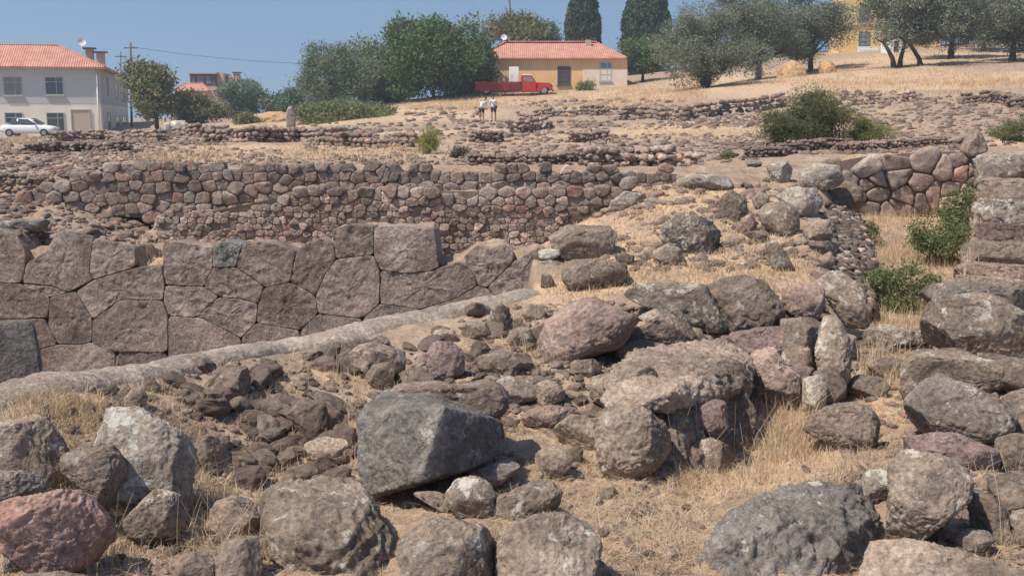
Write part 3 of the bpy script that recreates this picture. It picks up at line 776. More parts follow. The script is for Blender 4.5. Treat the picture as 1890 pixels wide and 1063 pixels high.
# ------------------------------------------------------------------ ridge: the worn pale top of the retaining wall beside the pit
def coping():
    pts = np.array(RIDGE); d = np.r_[0, np.cumsum(np.linalg.norm(np.diff(pts[:, :2], axis=0), axis=1))]
    t = np.linspace(0, d[-1], 420); px = np.interp(t, d, pts[:, 0]); py = np.interp(t, d, pts[:, 1]); pz = np.interp(t, d, pts[:, 2])
    pz = np.maximum(pz, np.convolve(np.pad(H(px, py), 20, 'edge'), np.ones(41) / 41, 'valid') + 0.035)
    T = np.stack([np.gradient(px), np.gradient(py)], 1); T /= np.linalg.norm(T, axis=1)[:, None]; Nn = np.stack([-T[:, 1], T[:, 0]], 1)  # towards the pit
    prof = [(-0.12, -0.20), (-0.11, -0.07), (-0.08, -0.035), (-0.04, -0.014), (0.0, -0.004), (0.05, 0.004), (0.10, 0.004), (0.14, 0.0), (0.17, -0.02), (0.18, -0.08), (0.19, -0.3), (0.21, -1.0), (0.24, -1.85)]
    V = []
    for i in range(len(t)):
        for k, (o_, z) in enumerate(prof):
            wv = 1.0 + (0.25 * math.sin(t[i] * 1.7) + .2 * math.sin(t[i] * 5.3 + 1)) * (o_ < 0)
            V.append((px[i] + Nn[i, 0] * o_ * wv, py[i] + Nn[i, 1] * o_ * wv, pz[i] + z))
    V = np.array(V); n = len(prof)
    nz = fbm(V * 4.0, 4); V[:, 2] += 0.014 * nz; V[:, :2] += (0.028 * fbm(V * 5 + 9, 4, .6))[:, None]; V[:, 2] += 0.010 * ridged(V * 9, 3)
    F = np.array([(i * n + k, i * n + k + 1, (i + 1) * n + k + 1, (i + 1) * n + k) for i in range(len(t) - 1) for k in range(n - 1)])
    c0 = V.mean(0)
    m = rock_mat('coping_pale', (0.32, 0.245, 0.20), (0.45, 0.37, 0.31), 0.3, lichcol=(0.52, 0.46, 0.41), scale=1.0)
    o = link_mesh('retaining_wall', mesh_np('retaining_wall', V - c0, F), m, None, c0)
    tag(o, 'long retaining wall with a worn pale top running diagonally along the edge of the pit', 'wall')
coping()
# ------------------------------------------------------------------ boulders one by one
hero('large pale lichen covered boulder behind a round one at the lower left', [(160,840),(178,785),(200,760),(222,752),(265,760),(307,790),(340,825),(357,855),(345,891),(336,940),(300,960),(240,950),(190,920)], 'pale', 0.8, sink=.05)
hero('rounded brown boulder in front of the pale lichen boulder', [(121,839),(156,825),(208,822),(227,853),(232,882),(212,929),(189,938),(166,915),(142,893),(118,863)], 'brown', 1.0, Y=4.35, e=.75, rnd=6)
hero('big grey boulder cut by the left edge of the photo above the red one', [(-60,790),(0,771),(52,773),(85,797),(114,844),(137,893),(114,925),(60,925),(-60,925)], 'grey', 0.8)
hero('small smooth grey boulder right above the red boulder', [(-40,872),(0,867),(38,870),(76,882),(82,903),(60,925),(0,930),(-40,925)], 'blue', 0.9, Y=4.12, e=.75, rnd=6)
hero('reddish pink boulder in the lower left corner', [(-12,935),(10,918),(50,908),(95,908),(142,912),(172,932),(199,968),(208,1003),(185,1035),(160,1050),(115,1053),(61,1044),(20,1012),(-10,990)], 'red', 0.85, Y=3.88, e=.66)
hero('flat stone slab under the reddish boulder at the bottom left', [(-20,1062),(60,1050),(110,1056),(180,1075),(240,1110),(-20,1120)], 'brown', 1.0, Y=3.78)
hero('small pale stone wedged below the reddish boulder', [(10,1028),(30,1018),(52,1026),(60,1045),(30,1052),(8,1048)], 'pale', 0.9, Y=3.86, rnd=6)
hero('dark pointed stone with a shaded right side beside the pale boulder', [(350,828),(374,803),(400,808),(430,838),(420,862),(395,870),(362,846)], 'brown', 0.9, cuts=[(1,-.8,.2,.35)])
hero('squat brown stone at the left foot of the big square block', [(390,942),(405,922),(430,914),(458,924),(480,940),(484,975),(454,992),(407,990),(386,968)], 'brown', 0.9)
hero('low stone half in the grass below the squat brown stone', [(398,1003),(440,990),(478,995),(485,1075),(395,1075)], 'brown', 0.8, Y=3.98)
hero('dull stone in the grass at the bottom left of centre', [(322,1030),(350,1018),(388,1020),(398,1075),(318,1075)], 'brown', 0.8, Y=3.95)
hero('grey slab leaning under the pale lichen boulder in its shadow', [(225,945),(280,905),(325,905),(338,955),(325,1000),(290,1010),(240,985)], 'grey', 0.6, Y=4.3)
hero('dark grey stone standing on the ridge top at the left', [(232,735),(244,717),(262,718),(274,738),(268,756),(246,760),(232,752)], 'brown', .9)
# the two big cut blocks
hero('thick grey slab lying behind the big faceted block', [(715,735),(735,708),(800,702),(855,710),(890,700),(918,716),(937,752),(938,800),(800,800),(720,770)], 'brown', 0.9, Y=5.35, e=.5, cuts=[(0,-.3,1,.8)])
hull_rock('big faceted blue grey block resting on smaller stones in the foreground', [(657,768,4.95),(690,738,5.1),(712,716,5.3),(790,720,5.35),(900,765,5.2),(932,778,5.1),(938,830,5.05),(905,856,4.95),(850,869,4.8),(776,888,4.66),(818,748,4.72),(672,919,4.85),(660,850,4.9),(710,915,4.9),(700,880,5.3),(900,830,5.4)], 'dark', 3, amp=.6)
hull_rock('large square grey brown block with a dark chipped lower corner', [(484,915,4.35),(523,890,4.6),(608,877,4.7),(656,881,4.7),(668,912,4.5),(690,925,4.25),(706,976,4.2),(731,1003,4.2),(733,1040,4.15),(724,1110,4.0),(640,1000,4.02),(560,985,4.02),(500,990,4.1),(484,1040,4.2),(490,1120,4.1),(560,935,4.2),(640,1110,3.95),(700,960,4.7),(500,930,4.8)], 'grey', 5, amp=1.6, rnd=.02)
hero('small round speckled stone propping up the faceted block', [(823,908),(843,883),(876,878),(904,892),(919,912),(914,940),(882,959),(843,955),(824,932)], 'pale', .95, Y=4.62, e=.72, rnd=2, sink=0)
hero('thin wedge of stone left of the small round speckled stone', [(762,908),(795,906),(828,912),(834,946),(812,942),(785,925)], 'brown', .9, Y=4.68, e=.5, sink=0)
hero('lumpy oblong lichen stone right of the small round speckled one', [(902,928),(930,912),(960,898),(985,886),(1012,888),(1034,908),(1025,934),(989,956),(940,975),(910,966)], 'grey', .9, Y=4.62, e=.7, sink=0)
hero('rounded speckled boulder at the bottom edge below the speckled stone', [(727,1014),(755,985),(800,960),(845,957),(885,970),(913,1000),(920,1045),(915,1100),(727,1100)], 'grey', .9, Y=4.0, e=.7, rnd=6)
hero('round lichen spotted boulder at the bottom edge right of centre', [(916,1010),(945,972),(985,953),(1030,948),(1080,968),(1108,1000),(1114,1040),(1105,1100),(920,1100)], 'grey', .95, Y=3.97, e=.72, rnd=6)
hero('small smooth brown stone casting a shadow on the bare soil', [(984,850),(1000,830),(1020,822),(1040,828),(1056,845),(1055,866),(1027,879),(994,874)], 'brown', .95, e=.72, rnd=6)
hero('flat dark stone in the shadow beneath the right end of the faceted block', [(858,880),(890,862),(930,848),(955,852),(958,872),(935,892),(890,900)], 'blue', .9, Y=5.0, sink=0)
hero('dark wedge shaped stone leaning against the knobbly outcrop', [(1018,800),(1030,784),(1055,765),(1084,768),(1102,784),(1104,824),(1074,828),(1040,818)], 'brown', .9, cuts=[(-.3,-1,-.6,.6)])
hero('small upright stone between the smooth brown stone and the outcrop', [(1044,832),(1066,822),(1076,832),(1074,852),(1052,856)], 'brown', .9)
# outcrop in the middle
hero('knobbly brown lump of rock swelling out of the outcrop foot', [(1102,768),(1122,755),(1160,751),(1197,762),(1228,789),(1237,831),(1214,862),(1165,878),(1112,868),(1102,831)], 'brown', .9, Y=5.3, e=.7, amp=1.3, rnd=4)
hull_rock('pinkish cracked boulder forming the top of the central outcrop', [(1108,735,5.7),(1125,680,6.1),(1160,652,6.5),(1192,640,6.7),(1256,642,6.8),(1309,627,6.9),(1360,634,6.8),(1392,662,6.5),(1390,705,6.25),(1330,735,5.85),(1240,757,5.5),(1235,725,5.45),(1150,762,5.5),(1115,755,5.6),(1200,800,6.2),(1380,740,6.8)], 'brown', 4, amp=1.8)
hull_rock('dark vertical rock mass under the pinkish top of the outcrop', [(1110,765,5.75),(1225,755,5.6),(1250,750,5.6),(1370,715,6.3),(1380,720,6.5),(1110,885,5.4),(1230,895,5.3),(1258,905,5.25),(1370,868,5.75),(1400,862,5.95),(1395,820,6.2),(1150,720,6.8),(1330,700,7.0),(1150,850,6.6),(1380,800,6.9)], 'brown', 6, amp=2.6)

hero('flat layered ledge rock left of the outcrop top', [(1090,700),(1120,690),(1180,700),(1222,715),(1235,745),(1190,755),(1120,748),(1085,730)], 'brown', .9, Y=6.2, e=.55)
hero('grey brown ledge stone in the grass above the knobbly lump', [(905,712),(940,694),(985,705),(995,735),(950,745),(915,738)], 'pale', .9)
hero('blocky pale stone on the path left of the outcrop', [(985,712),(1010,700),(1040,708),(1044,735),(1010,748),(988,740)], 'grey', .9)
hero('low stone with a dark end below the pink boulder', [(1050,688),(1068,668),(1095,662),(1110,674),(1108,690),(1075,695)], 'grey', .9)
hero('reddish flat rock flush with the path beside the faceted block', [(960,760),(1010,748),(1060,752),(1075,772),(1020,790),(970,782)], 'pink', .9)
# the wall of great boulders
hero('great pinkish rounded boulder at the left end of the boulder row', [(1002,620),(1012,585),(1040,565),(1075,553),(1112,550),(1165,556),(1192,572),(1165,600),(1140,640),(1093,650),(1046,672),(1013,668),(1003,645)], 'pink', .85, Y=7.6, e=.66, rnd=6, amp=.8)
hero('grey angular boulder with a dark hollow face right of the great pink one', [(1150,625),(1169,595),(1207,570),(1254,575),(1280,597),(1278,632),(1250,655),(1207,650),(1160,648)], 'brown', .9, Y=7.55, e=.5, cuts=[(0,-1,-.5,.6)])
hero('flat topped boulder with pale streaks above the hollow faced one', [(1150,545),(1182,527),(1235,517),(1298,524),(1326,546),(1336,572),(1336,606),(1300,604),(1250,585),(1200,568)], 'pale', .9, Y=8.3, e=.5, cuts=[(0,-.25,1,.8)])
hero('large rounded brown boulder in the middle of the boulder row', [(1298,530),(1335,512),(1370,508),(1405,516),(1430,540),(1440,569),(1449,595),(1420,610),(1383,606),(1341,620),(1325,590),(1320,555)], 'brown', .9, Y=8.1, e=.66, rnd=6)
hero('squarish pinkish boulder right of the large rounded brown one', [(1445,545),(1460,528),(1490,520),(1518,528),(1523,560),(1512,580),(1489,586),(1455,582)], 'pink', .9, Y=8.1, e=.5)
hero('grey lichen boulder at the top of the shaded corner', [(1500,515),(1520,500),(1548,500),(1585,528),(1606,570),(1600,598),(1563,594),(1535,560),(1515,540)], 'grey', .9, Y=8.35)
hero('stone in the deep shade below the large rounded boulder', [(1345,618),(1400,606),(1452,600),(1470,640),(1430,660),(1370,655)], 'purple', .8, Y=8.0)
hero('dark stone in the gap below the squarish pinkish boulder', [(1440,590),(1480,585),(1515,590),(1512,640),(1470,650),(1445,630)], 'brown', .8, Y=8.1)
hero('tall rock with rounded edge facing the trench', [(1518,582),(1545,585),(1565,620),(1570,680),(1560,725),(1535,735),(1515,700),(1505,640)], 'grey', .9, Y=7.6, e=.5, amp=1.3)
hero('rounded stone bulging from the corner above the trench floor', [(1490,640),(1512,615),(1540,625),(1548,655),(1530,680),(1500,675)], 'brown', .95, Y=7.45, e=.72)
hero('pinkish slanted rock below the shaded gap', [(1378,655),(1400,640),(1425,648),(1450,680),(1479,696),(1482,733),(1450,752),(1399,750),(1378,722)], 'pink', .9, Y=7.1, amp=1.4)
hero('small pale round stone at the foot of the tall trench rock', [(1483,700),(1508,692),(1526,712),(1523,744),(1500,760),(1481,752)], 'pale', .9, Y=6.9, e=.72)
hero('stone in shade between the slanted rock and the pale round one', [(1440,690),(1475,670),(1500,680),(1495,720),(1455,735)], 'purple', .9, Y=7.2)
hero('rounded brown boulder sitting alone in the trench mouth', [(1489,797),(1495,768),(1521,751),(1574,741),(1606,754),(1623,786),(1622,820),(1600,836),(1569,831),(1532,815)], 'brown', .95, e=.7, rnd=6)
hero('low grey boulder half buried behind the lone trench boulder', [(1556,712),(1585,692),(1622,693),(1640,712),(1627,735),(1585,737)], 'grey', .95, e=.72)
hero('small shaded stone on the trench floor next to the wall', [(1604,678),(1625,660),(1665,660),(1676,684),(1640,698)], 'brown', .9)
hero('pale flat slab lying in the dusty trench', [(1590,610),(1640,600),(1700,612),(1706,636),(1650,642),(1600,634)], 'pale', .8)
# plateau stones
hero('broad flat topped rock beside the top of the polygonal wall', [(1018,432),(1044,415),(1112,415),(1134,429),(1144,449),(1132,470),(1102,478),(1041,473),(1022,455)], 'brown', .9, e=.5, Y=10.6, cuts=[(0,-.3,1,.8)])
hero('squared pale brown block lying on the grass below the flat topped rock', [(1042,497),(1058,479),(1102,478),(1159,486),(1163,508),(1148,523),(1108,530),(1051,527),(1041,514)], 'brown', .8, Y=9.5, e=.4, rnd=2)
hero('small white block at the end of the polygonal wall', [(994,464),(1010,459),(1030,461),(1037,474),(1015,480),(996,479)], 'white', .9, Y=9.95, e=.45, sink=0, rnd=2)
hero('grey stone directly under the small white block', [(995,482),(1020,480),(1036,484),(1030,500),(1008,505),(995,500)], 'pale', .9, Y=9.85, e=.5, sink=0)
hero('dark stone at the end of the polygonal wall below the grey one', [(996,506),(1015,506),(1022,522),(1008,532),(996,530)], 'brown', .9, Y=9.8)
hero('big grey boulder with a furrowed top alone in the straw', [(1212,418),(1237,402),(1271,396),(1305,401),(1323,426),(1323,456),(1305,468),(1268,465),(1244,451),(1220,448)], 'pale', .95, e=.6, amp=1.6, cuts=[(1,-.5,-.2,.75)])
hero('flattish grey stone in front of the furrowed boulder', [(1205,464),(1234,449),(1261,462),(1266,482),(1237,490),(1208,485)], 'grey', .9)
hero('lumpy dark stone at the left of the plateau rock cluster', [(1326,362),(1349,351),(1376,366),(1381,388),(1359,404),(1328,401)], 'grey', .9, amp=1.5)
hero('small round stone behind the smooth grey boulder', [(1388,365),(1402,352),(1420,360),(1418,376),(1395,386)], 'grey', .9)
hero('small pinkish stone left of the smooth grey boulder', [(1358,424),(1369,402),(1383,395),(1398,413),(1395,428),(1369,433)], 'pink', .9)
hero('large smooth grey boulder on the plateau', [(1402,390),(1415,376),(1450,372),(1471,385),(1476,415),(1467,436),(1440,434),(1410,414)], 'grey', .95, e=.7, rnd=2, amp=.6)
hero('long grey stone tilted down the plateau slope', [(1411,448),(1430,442),(1450,464),(1466,484),(1462,499),(1444,499),(1423,478)], 'grey', .8)
hero('small stone lying in the straw below the furrowed boulder', [(1280,484),(1301,482),(1306,493),(1284,497)], 'brown', .9)
hero('flat stone sunk in the soil left of the long tilted one', [(1374,430),(1406,425),(1422,443),(1403,452)], 'brown', .9)
hero('flat stone on the straw right of the flat topped rock', [(1133,472),(1152,466),(1170,472),(1168,484),(1140,487)], 'grey', .9)
hero('pale lichen rock at the back of the plateau rock cluster', [(1432,362),(1457,347),(1500,346),(1517,372),(1502,400),(1474,394)], 'pale', .9, amp=1.4)
hero('brown stone above the dark rubble side of the mound', [(1486,428),(1501,408),(1530,404),(1538,430),(1528,448),(1488,446)], 'brown', .9)
hero('purplish flat stone on the mound edge', [(1490,450),(1528,444),(1540,458),(1528,469),(1506,467)], 'purple', .9)
hero('pinkish stone lower on the mound edge', [(1506,480),(1532,464),(1542,482),(1526,499)], 'pink', .9)
hero('blocky stone just above the boulder row at the mound edge', [(1494,502),(1513,492),(1534,500),(1536,515),(1505,522)], 'grey', .9)
hero('flat pale rock at the back edge of the plateau left side', [(1130,372),(1160,350),(1180,352),(1185,372),(1150,385),(1120,388)], 'pale', .8)
hero('long flat pale ledge rock at the top of the mound', [(1240,334),(1290,322),(1340,326),(1350,345),(1300,352),(1250,350)], 'pale', .8)
hero('pale boulder bedded in the slope below the ruined walls', [(1415,305),(1450,296),(1462,312),(1455,335),(1425,338)], 'pale', .8)
hero('rounded pale boulder left of the trench back wall', [(1470,318),(1500,300),(1545,305),(1555,335),(1520,350),(1480,345)], 'pale', .8)
hero('brown rock at the corner of mound and trench back wall', [(1520,350),(1560,335),(1590,350),(1592,380),(1550,385),(1525,375)], 'brown', .8, Y=13.6)
# right wall
hero('long rounded grey boulder with a pale rim on top of the right wall', [(1700,600),(1712,565),(1745,547),(1800,541),(1850,546),(1882,570),(1905,600),(1905,648),(1841,657),(1762,643),(1702,635)], 'grey', .85, Y=7.7, e=.62, rnd=6, amp=.7)
hero('dark flat slab behind the long rounded grey boulder', [(1706,545),(1730,528),(1790,522),(1880,530),(1910,548),(1910,585),(1706,590)], 'blue', .7, Y=8.5, e=.45)
hero('thin bluish slab stacked behind the dark flat one', [(1752,522),(1775,511),(1840,510),(1910,518),(1910,545),(1750,540)], 'grey', .7, Y=9.2, e=.45)
hero('squared grey block with a bleached top edge in the right wall', [(1672,672),(1698,645),(1762,643),(1847,662),(1865,680),(1865,705),(1825,716),(1740,716),(1690,738),(1674,726)], 'grey', .85, Y=7.0, e=.45, cuts=[(0,-.3,1,.8)])
hero('dark rounded boulder below the bleached block of the right wall', [(1678,750),(1700,715),(1735,694),(1770,706),(1836,731),(1870,759),(1870,788),(1831,814),(1783,810),(1709,794),(1682,775)], 'blue', .9, Y=6.2, e=.62, rnd=4)
hero('flat purple stone under the dark rounded boulder', [(1663,815),(1688,798),(1762,800),(1831,822),(1833,850),(1778,860),(1746,842),(1675,842)], 'purple', .9, Y=5.75, e=.5, amp=1.2)
hero('large lichen blotched boulder at the lower right', [(1640,880),(1660,845),(1695,833),(1735,840),(1778,862),(1785,908),(1780,956),(1746,984),(1709,1003),(1672,1010),(1648,1000),(1645,940)], 'grey', .85, e=.55, Y=4.95)
hero('pale small stone left of the lichen blotched boulder', [(1587,883),(1605,868),(1630,864),(1648,875),(1643,915),(1610,926),(1591,910)], 'pale', .9, Y=5.0)
hull_rock('dark ridged boulder at the bottom right of the photo', [(1290,1035,4.05),(1318,972,4.3),(1373,934,4.45),(1447,906,4.6),(1521,891,4.65),(1569,894,4.6),(1602,918,4.5),(1624,956,4.4),(1606,1005,4.3),(1575,1052,4.2),(1300,1130,3.95),(1560,1110,4.0),(1560,985,4.05),(1540,945,4.15),(1400,965,4.05),(1330,1010,3.98),(1400,1120,3.85),(1500,1120,3.85),(1450,900,5.0),(1590,950,4.9),(1340,960,4.8)], 'dark', 9, amp=2.6, rnd=.03)
hero('angular brown stone right of the blotched boulder', [(1780,918),(1815,905),(1852,938),(1865,977),(1847,997),(1820,985),(1788,955)], 'brown', .9, Y=4.75)
hero('grey stone at the right edge above the angular brown one', [(1818,893),(1855,874),(1910,878),(1915,936),(1863,943),(1834,915)], 'grey', .9, Y=5.05)
hero('small flat bluish stone in the soil at the lower right', [(1765,990),(1785,978),(1815,974),(1833,993),(1815,1010),(1788,1021),(1767,1010)], 'blue', .9, Y=4.5)
hero('broad flat pink slab along the bottom right edge', [(1570,1070),(1608,1020),(1682,1006),(1762,1014),(1830,1032),(1910,1055),(1910,1120),(1570,1120)], 'brown', .8, Y=4.02, e=.5)
hero('brown stone at the right edge of the photo below the grey slab stack', [(1800,655),(1850,655),(1910,660),(1910,730),(1866,725),(1830,680)], 'brown', .8)
hero('low boulder at the right edge beside the dark rounded one', [(1850,735),(1880,715),(1915,720),(1915,800),(1880,800),(1858,770)], 'brown', .8)
hero('earthy rock at the right edge above the lower grey stone', [(1838,815),(1870,800),(1915,805),(1915,870),(1870,872),(1840,850)], 'brown', .8)
hero('small stone at the right edge beside the angular brown stone', [(1862,950),(1885,940),(1915,945),(1915,1005),(1880,1000)], 'brown', .9, Y=4.6)
for lab, poly, mt, Yq in (
  ('first flat paving like stone of the right wall counted from the far end', [(1800,290),(1815,282),(1910,284),(1910,332),(1805,333)], 'pale', 15.2),
  ('reddish brown flat topped stone near the far end of the right wall', [(1803,336),(1830,328),(1910,330),(1910,370),(1803,370)], 'brown', 13.6),
  ('pale mottled flat stone halfway along the right wall', [(1796,378),(1815,368),(1840,366),(1910,374),(1910,415),(1794,414)], 'pale', 12.5),
  ('purplish flat stone halfway along the right wall', [(1792,420),(1815,411),(1910,414),(1910,448),(1792,448)], 'purple', 11.6),
  ('rounded brown flat topped stone in the middle of the right wall', [(1778,455),(1800,445),(1884,445),(1912,460),(1912,488),(1781,486)], 'brown', 10.6),
  ('wide pinkish brown slab just behind the thin bluish slab', [(1768,500),(1785,486),(1910,486),(1912,520),(1768,518)], 'pink', 9.9)):
    hero(lab, poly, mt, .8, Y=Yq, e=.5, rnd=6, amp=1.5, cuts=[(0, -.15, 1, .85)], sink=.5)
hero('dark square cut block standing in the pit at the left edge of the photo', [(-120,600),(-80,596),(0,597),(64,595),(68,640),(70,722),(70,860),(-120,880)], 'dark', .9, Y=7.0, e=.10, rnd=0, amp=.25, sink=.3, name='stone_block', cat='block', crack=0)

hull_rock('shaded overhanging rock under the large rounded boulder', [(1335,615,7.9),(1440,600,8.1),(1470,650,7.9),(1340,660,7.8),(1420,700,7.5),(1350,690,7.6),(1500,600,8.6),(1360,600,8.7)], 'brown', 7, amp=2.5, rnd=.03)
hero('jagged grey brown rock above the shaded corner of the boulder row', [(1440,600),(1475,590),(1500,605),(1505,650),(1480,680),(1445,660)], 'grey', .9, Y=7.9, amp=1.5)
hero('dark stone at the bottom of the shaded corner near the trench', [(1500,690),(1530,680),(1560,700),(1562,745),(1525,752),(1502,735)], 'brown', .9, Y=7.2)
hero('brown rock between the great pink boulder and the outcrop', [(1130,640),(1180,625),(1230,640),(1225,670),(1160,675)], 'brown', .9, Y=7.3)
hero('low reddish rock on the path below the great pink boulder', [(880,660),(925,648),(975,655),(985,680),(930,690),(885,682)], 'brown', .9)
hero('rounded grey stone on the bank crest right of centre', [(905,575),(925,560),(940,565),(942,600),(920,612),(903,600)], 'grey', .9)
hero('dark lumpy stone on the rubble bank behind the faceted block', [(785,655),(800,635),(835,630),(858,650),(855,690),(825,705),(792,695)], 'purple', .9, amp=1.6)
hero('round dark stone on the bank left of the lumpy one', [(675,690),(690,672),(715,668),(730,685),(725,710),(695,718)], 'brown', .9, e=.7)
hero('earthy boulder on the bank below the pale wall top', [(640,665),(665,640),(720,632),(745,655),(740,690),(690,700)], 'brown', .9)
hero('large brown stone in the eroded bank at the left', [(395,700),(415,680),(455,676),(462,705),(440,735),(405,730)], 'brown', .9)
hero('brown rock jutting from the middle of the eroded bank', [(530,760),(560,735),(600,745),(610,800),(570,815),(535,800)], 'brown', .9)
hero('flat brown rock in the lower bank above the square block', [(560,820),(600,805),(645,815),(640,850),(590,858)], 'brown', .9)

for lab, poly, mt, Yq in (
  ('shaded stone high in the right face of the central outcrop', [(1290,668),(1330,655),(1372,668),(1388,700),(1360,735),(1310,730),(1285,705)], 'brown', 6.25),
  ('dark stone set in the middle of the shaded outcrop face', [(1250,745),(1290,730),(1335,740),(1345,790),(1300,815),(1255,800)], 'purple', 5.75),
  ('rough stone at the right end of the shaded outcrop face', [(1335,735),(1375,722),(1395,760),(1388,815),(1350,820),(1332,780)], 'brown', 6.15),
  ('low shaded stone at the foot of the outcrop face', [(1262,820),(1310,808),(1350,830),(1352,878),(1300,892),(1262,875)], 'brown', 5.6),
  ('crumbling stone on the left shoulder of the outcrop', [(1120,700),(1150,672),(1190,668),(1215,690),(1205,730),(1150,742),(1120,730)], 'brown', 5.9)):
    hero(lab, poly, mt, .7, Y=Yq, amp=1.4, sink=0.0)
for k, (u, v, w, h, mt, lab) in enumerate((
  (1050,655,44,24,'brown','small stone tucked under the left of the great pink boulder'),(1180,662,50,22,'pink','flat pinkish stone between the boulder row and the outcrop'),
  (1270,620,60,34,'brown','stone filling the gap between the hollow faced and the large rounded boulder'),(1560,640,50,50,'brown','stone leaning out of the wall corner over the trench'),
  (1120,640,50,30,'brown','brown stone lodged under the edge of the great pink boulder'),(985,575,44,30,'brown','stone beside the upper left of the great pink boulder'),
  (1470,660,60,50,'grey','grey stone in the shaded corner between the slanted and the tall rock'),(880,610,60,34,'brown','wide stone on the bank just below the pale wall top'),
  (960,620,50,36,'grey','grey stone at the right end of the rubble bank'),(820,620,50,26,'brown','flat stone on the bank crest above the lumpy dark one'))):
    hero(lab, [(u-w,v+h*.3),(u-w*.7,v-h*.7),(u,v-h),(u+w*.7,v-h*.75),(u+w,v+h*.2),(u+w*.6,v+h),(u-w*.6,v+h*.9)] if False else [(u-w*.5,v+h*.2),(u-w*.35,v-h*.4),(u,v-h*.5),(u+w*.36,v-h*.38),(u+w*.5,v+h*.15),(u+w*.3,v+h*.5),(u-w*.3,v+h*.48)], mt, .9)
# ------------------------------------------------------------------ small stones, each an object
def uv_in(rg, regions, n):
    """random photo pixels in a list of (u0,v0,u1,v1,weight)"""
    w = np.array([r[4] for r in regions], float); w /= w.sum(); k = rg.choice(len(regions), n, p=w); R = np.array(regions)[k]
    return R[:, 0] + (R[:, 2] - R[:, 0]) * rg.random(n), R[:, 1] + (R[:, 3] - R[:, 1]) * rg.random(n)
def off_ledge(g):
    yr = seg_interp(g[:, 0], [(p[0], p[1]) for p in RIDGE])
    return ~((g[:, 1] > yr - .13) & (g[:, 1] < yr + .5) & (g[:, 0] < RIDGE[-1][0]))
BANKM = {}
def loose(regions, n, px, mats, label, group, seed, name='stone', sink=0.18, flat=0.8):
    rg = np.random.default_rng(seed); u, v = regions if isinstance(regions, tuple) else uv_in(rg, regions, n); g = ground(u, v); g = g[off_ledge(g)]
    for k in range(len(g)):
        x, y, z = g[k]
        s = np.exp(rg.uniform(np.log(px[0]), np.log(px[1]))) * y / FPX * 0.5
        mt = mats[rg.integers(len(mats))]; b = int(rg.integers(14)); key = (b, mt)
        if key not in BANKM:
            me = mesh_np('stone', BANK[b][0], BANK[b][1]); me.materials.append(M[mt]); BANKM[key] = me
        o = bpy.data.objects.new(name, BANKM[key]); COL.objects.link(o)
        o.location = (x, y, z + s * (0.45 - sink)); f = rg.uniform(.8, 1.3)
        o.scale = (s * f, s / f, s * rg.uniform(flat * .75, flat * 1.2)); o.rotation_euler = (rg.uniform(-.5, .5), rg.uniform(-.5, .5), rg.uniform(0, 6.28))
        tag(o, label, 'stone', group)
BANKR = [(200,690,460,900,3),(330,680,650,880,5),(560,640,900,740,3),(480,760,650,900,2),(850,570,1010,700,2),(230,760,330,720,.3),(380,760,620,860,3)]
loose(BANKR, 110, (30, 88), ['brown', 'grey', 'brown', 'purple', 'pink'], 'small brown stone half buried in the eroded rubble bank below the pale wall top', 'stones in the eroded bank below the wall top', 31)
loose([(900,680,1110,780,2),(1000,860,1290,1063,1.2),(1080,640,1300,700,.6),(940,620,1010,700,1)], 22, (18, 50), ['brown', 'pink', 'grey'], 'small stone on the bare soil between the faceted block and the outcrop', 'stones on the bare soil around the outcrop', 32)
loose([(200,900,480,1063,2),(0,1000,480,1063,1),(60,760,200,830,.5)], 16, (20, 60), ['brown', 'grey', 'pink'], 'small stone among the dry stalks at the lower left', 'stones among the dry stalks at the lower left', 33)
loose([(1380,560,1560,740,3),(1400,700,1500,760,1)], 20, (20, 50), ['brown', 'purple', 'grey'], 'small stone in the shaded crumbling corner of the boulder row', 'stones in the shaded corner of the boulder row', 34)
loose([(1400,800,1660,900,1),(1600,640,1700,800,1),(1590,560,1690,640,.5)], 12, (16, 42), ['brown', 'pink', 'grey'], 'small stone lying on the floor of the trench', 'stones on the trench floor', 35)
loose([(1150,340,1330,470,1),(1320,340,1540,500,3),(1240,300,1560,350,2)], 26, (14, 36), ['brown', 'grey', 'pale', 'pink'], 'small stone in the straw on the raised mound', 'stones on the raised mound', 36)
loose([(1700,630,1890,1063,2),(1580,860,1700,1063,1),(1790,400,1890,650,1)], 26, (20, 60), ['brown', 'grey', 'pink', 'purple'], 'small stone in the soil of the right wall', 'stones in the soil of the right wall', 37)
loose([(0,370,300,440,3),(280,370,420,420,2),(0,400,250,440,1)], 26, (16, 46), ['brown', 'grey', 'purple', 'red'], 'small stone on the rubble slope left of the cobble wall', 'stones on the rubble slope left of the cobble wall', 38, flat=.6)
_u = np.random.default_rng(61).uniform(60, 960, 34); _v = np.interp(_u, [0, 200, 450, 700, 990], [745, 710, 664, 614, 556]) + np.random.default_rng(62).uniform(18, 50, 34)
loose((_u, _v), 34, (24, 60), ['brown', 'grey', 'brown'], 'stone packed against the near side of the pale wall top', 'stones packed along the pale wall top', 63)
hero('long dark bluish slab lying on the rubble slope above the polygonal wall', [(0,408),(40,403),(90,408),(92,424),(40,428),(0,424)], 'blue', .9, e=.5)

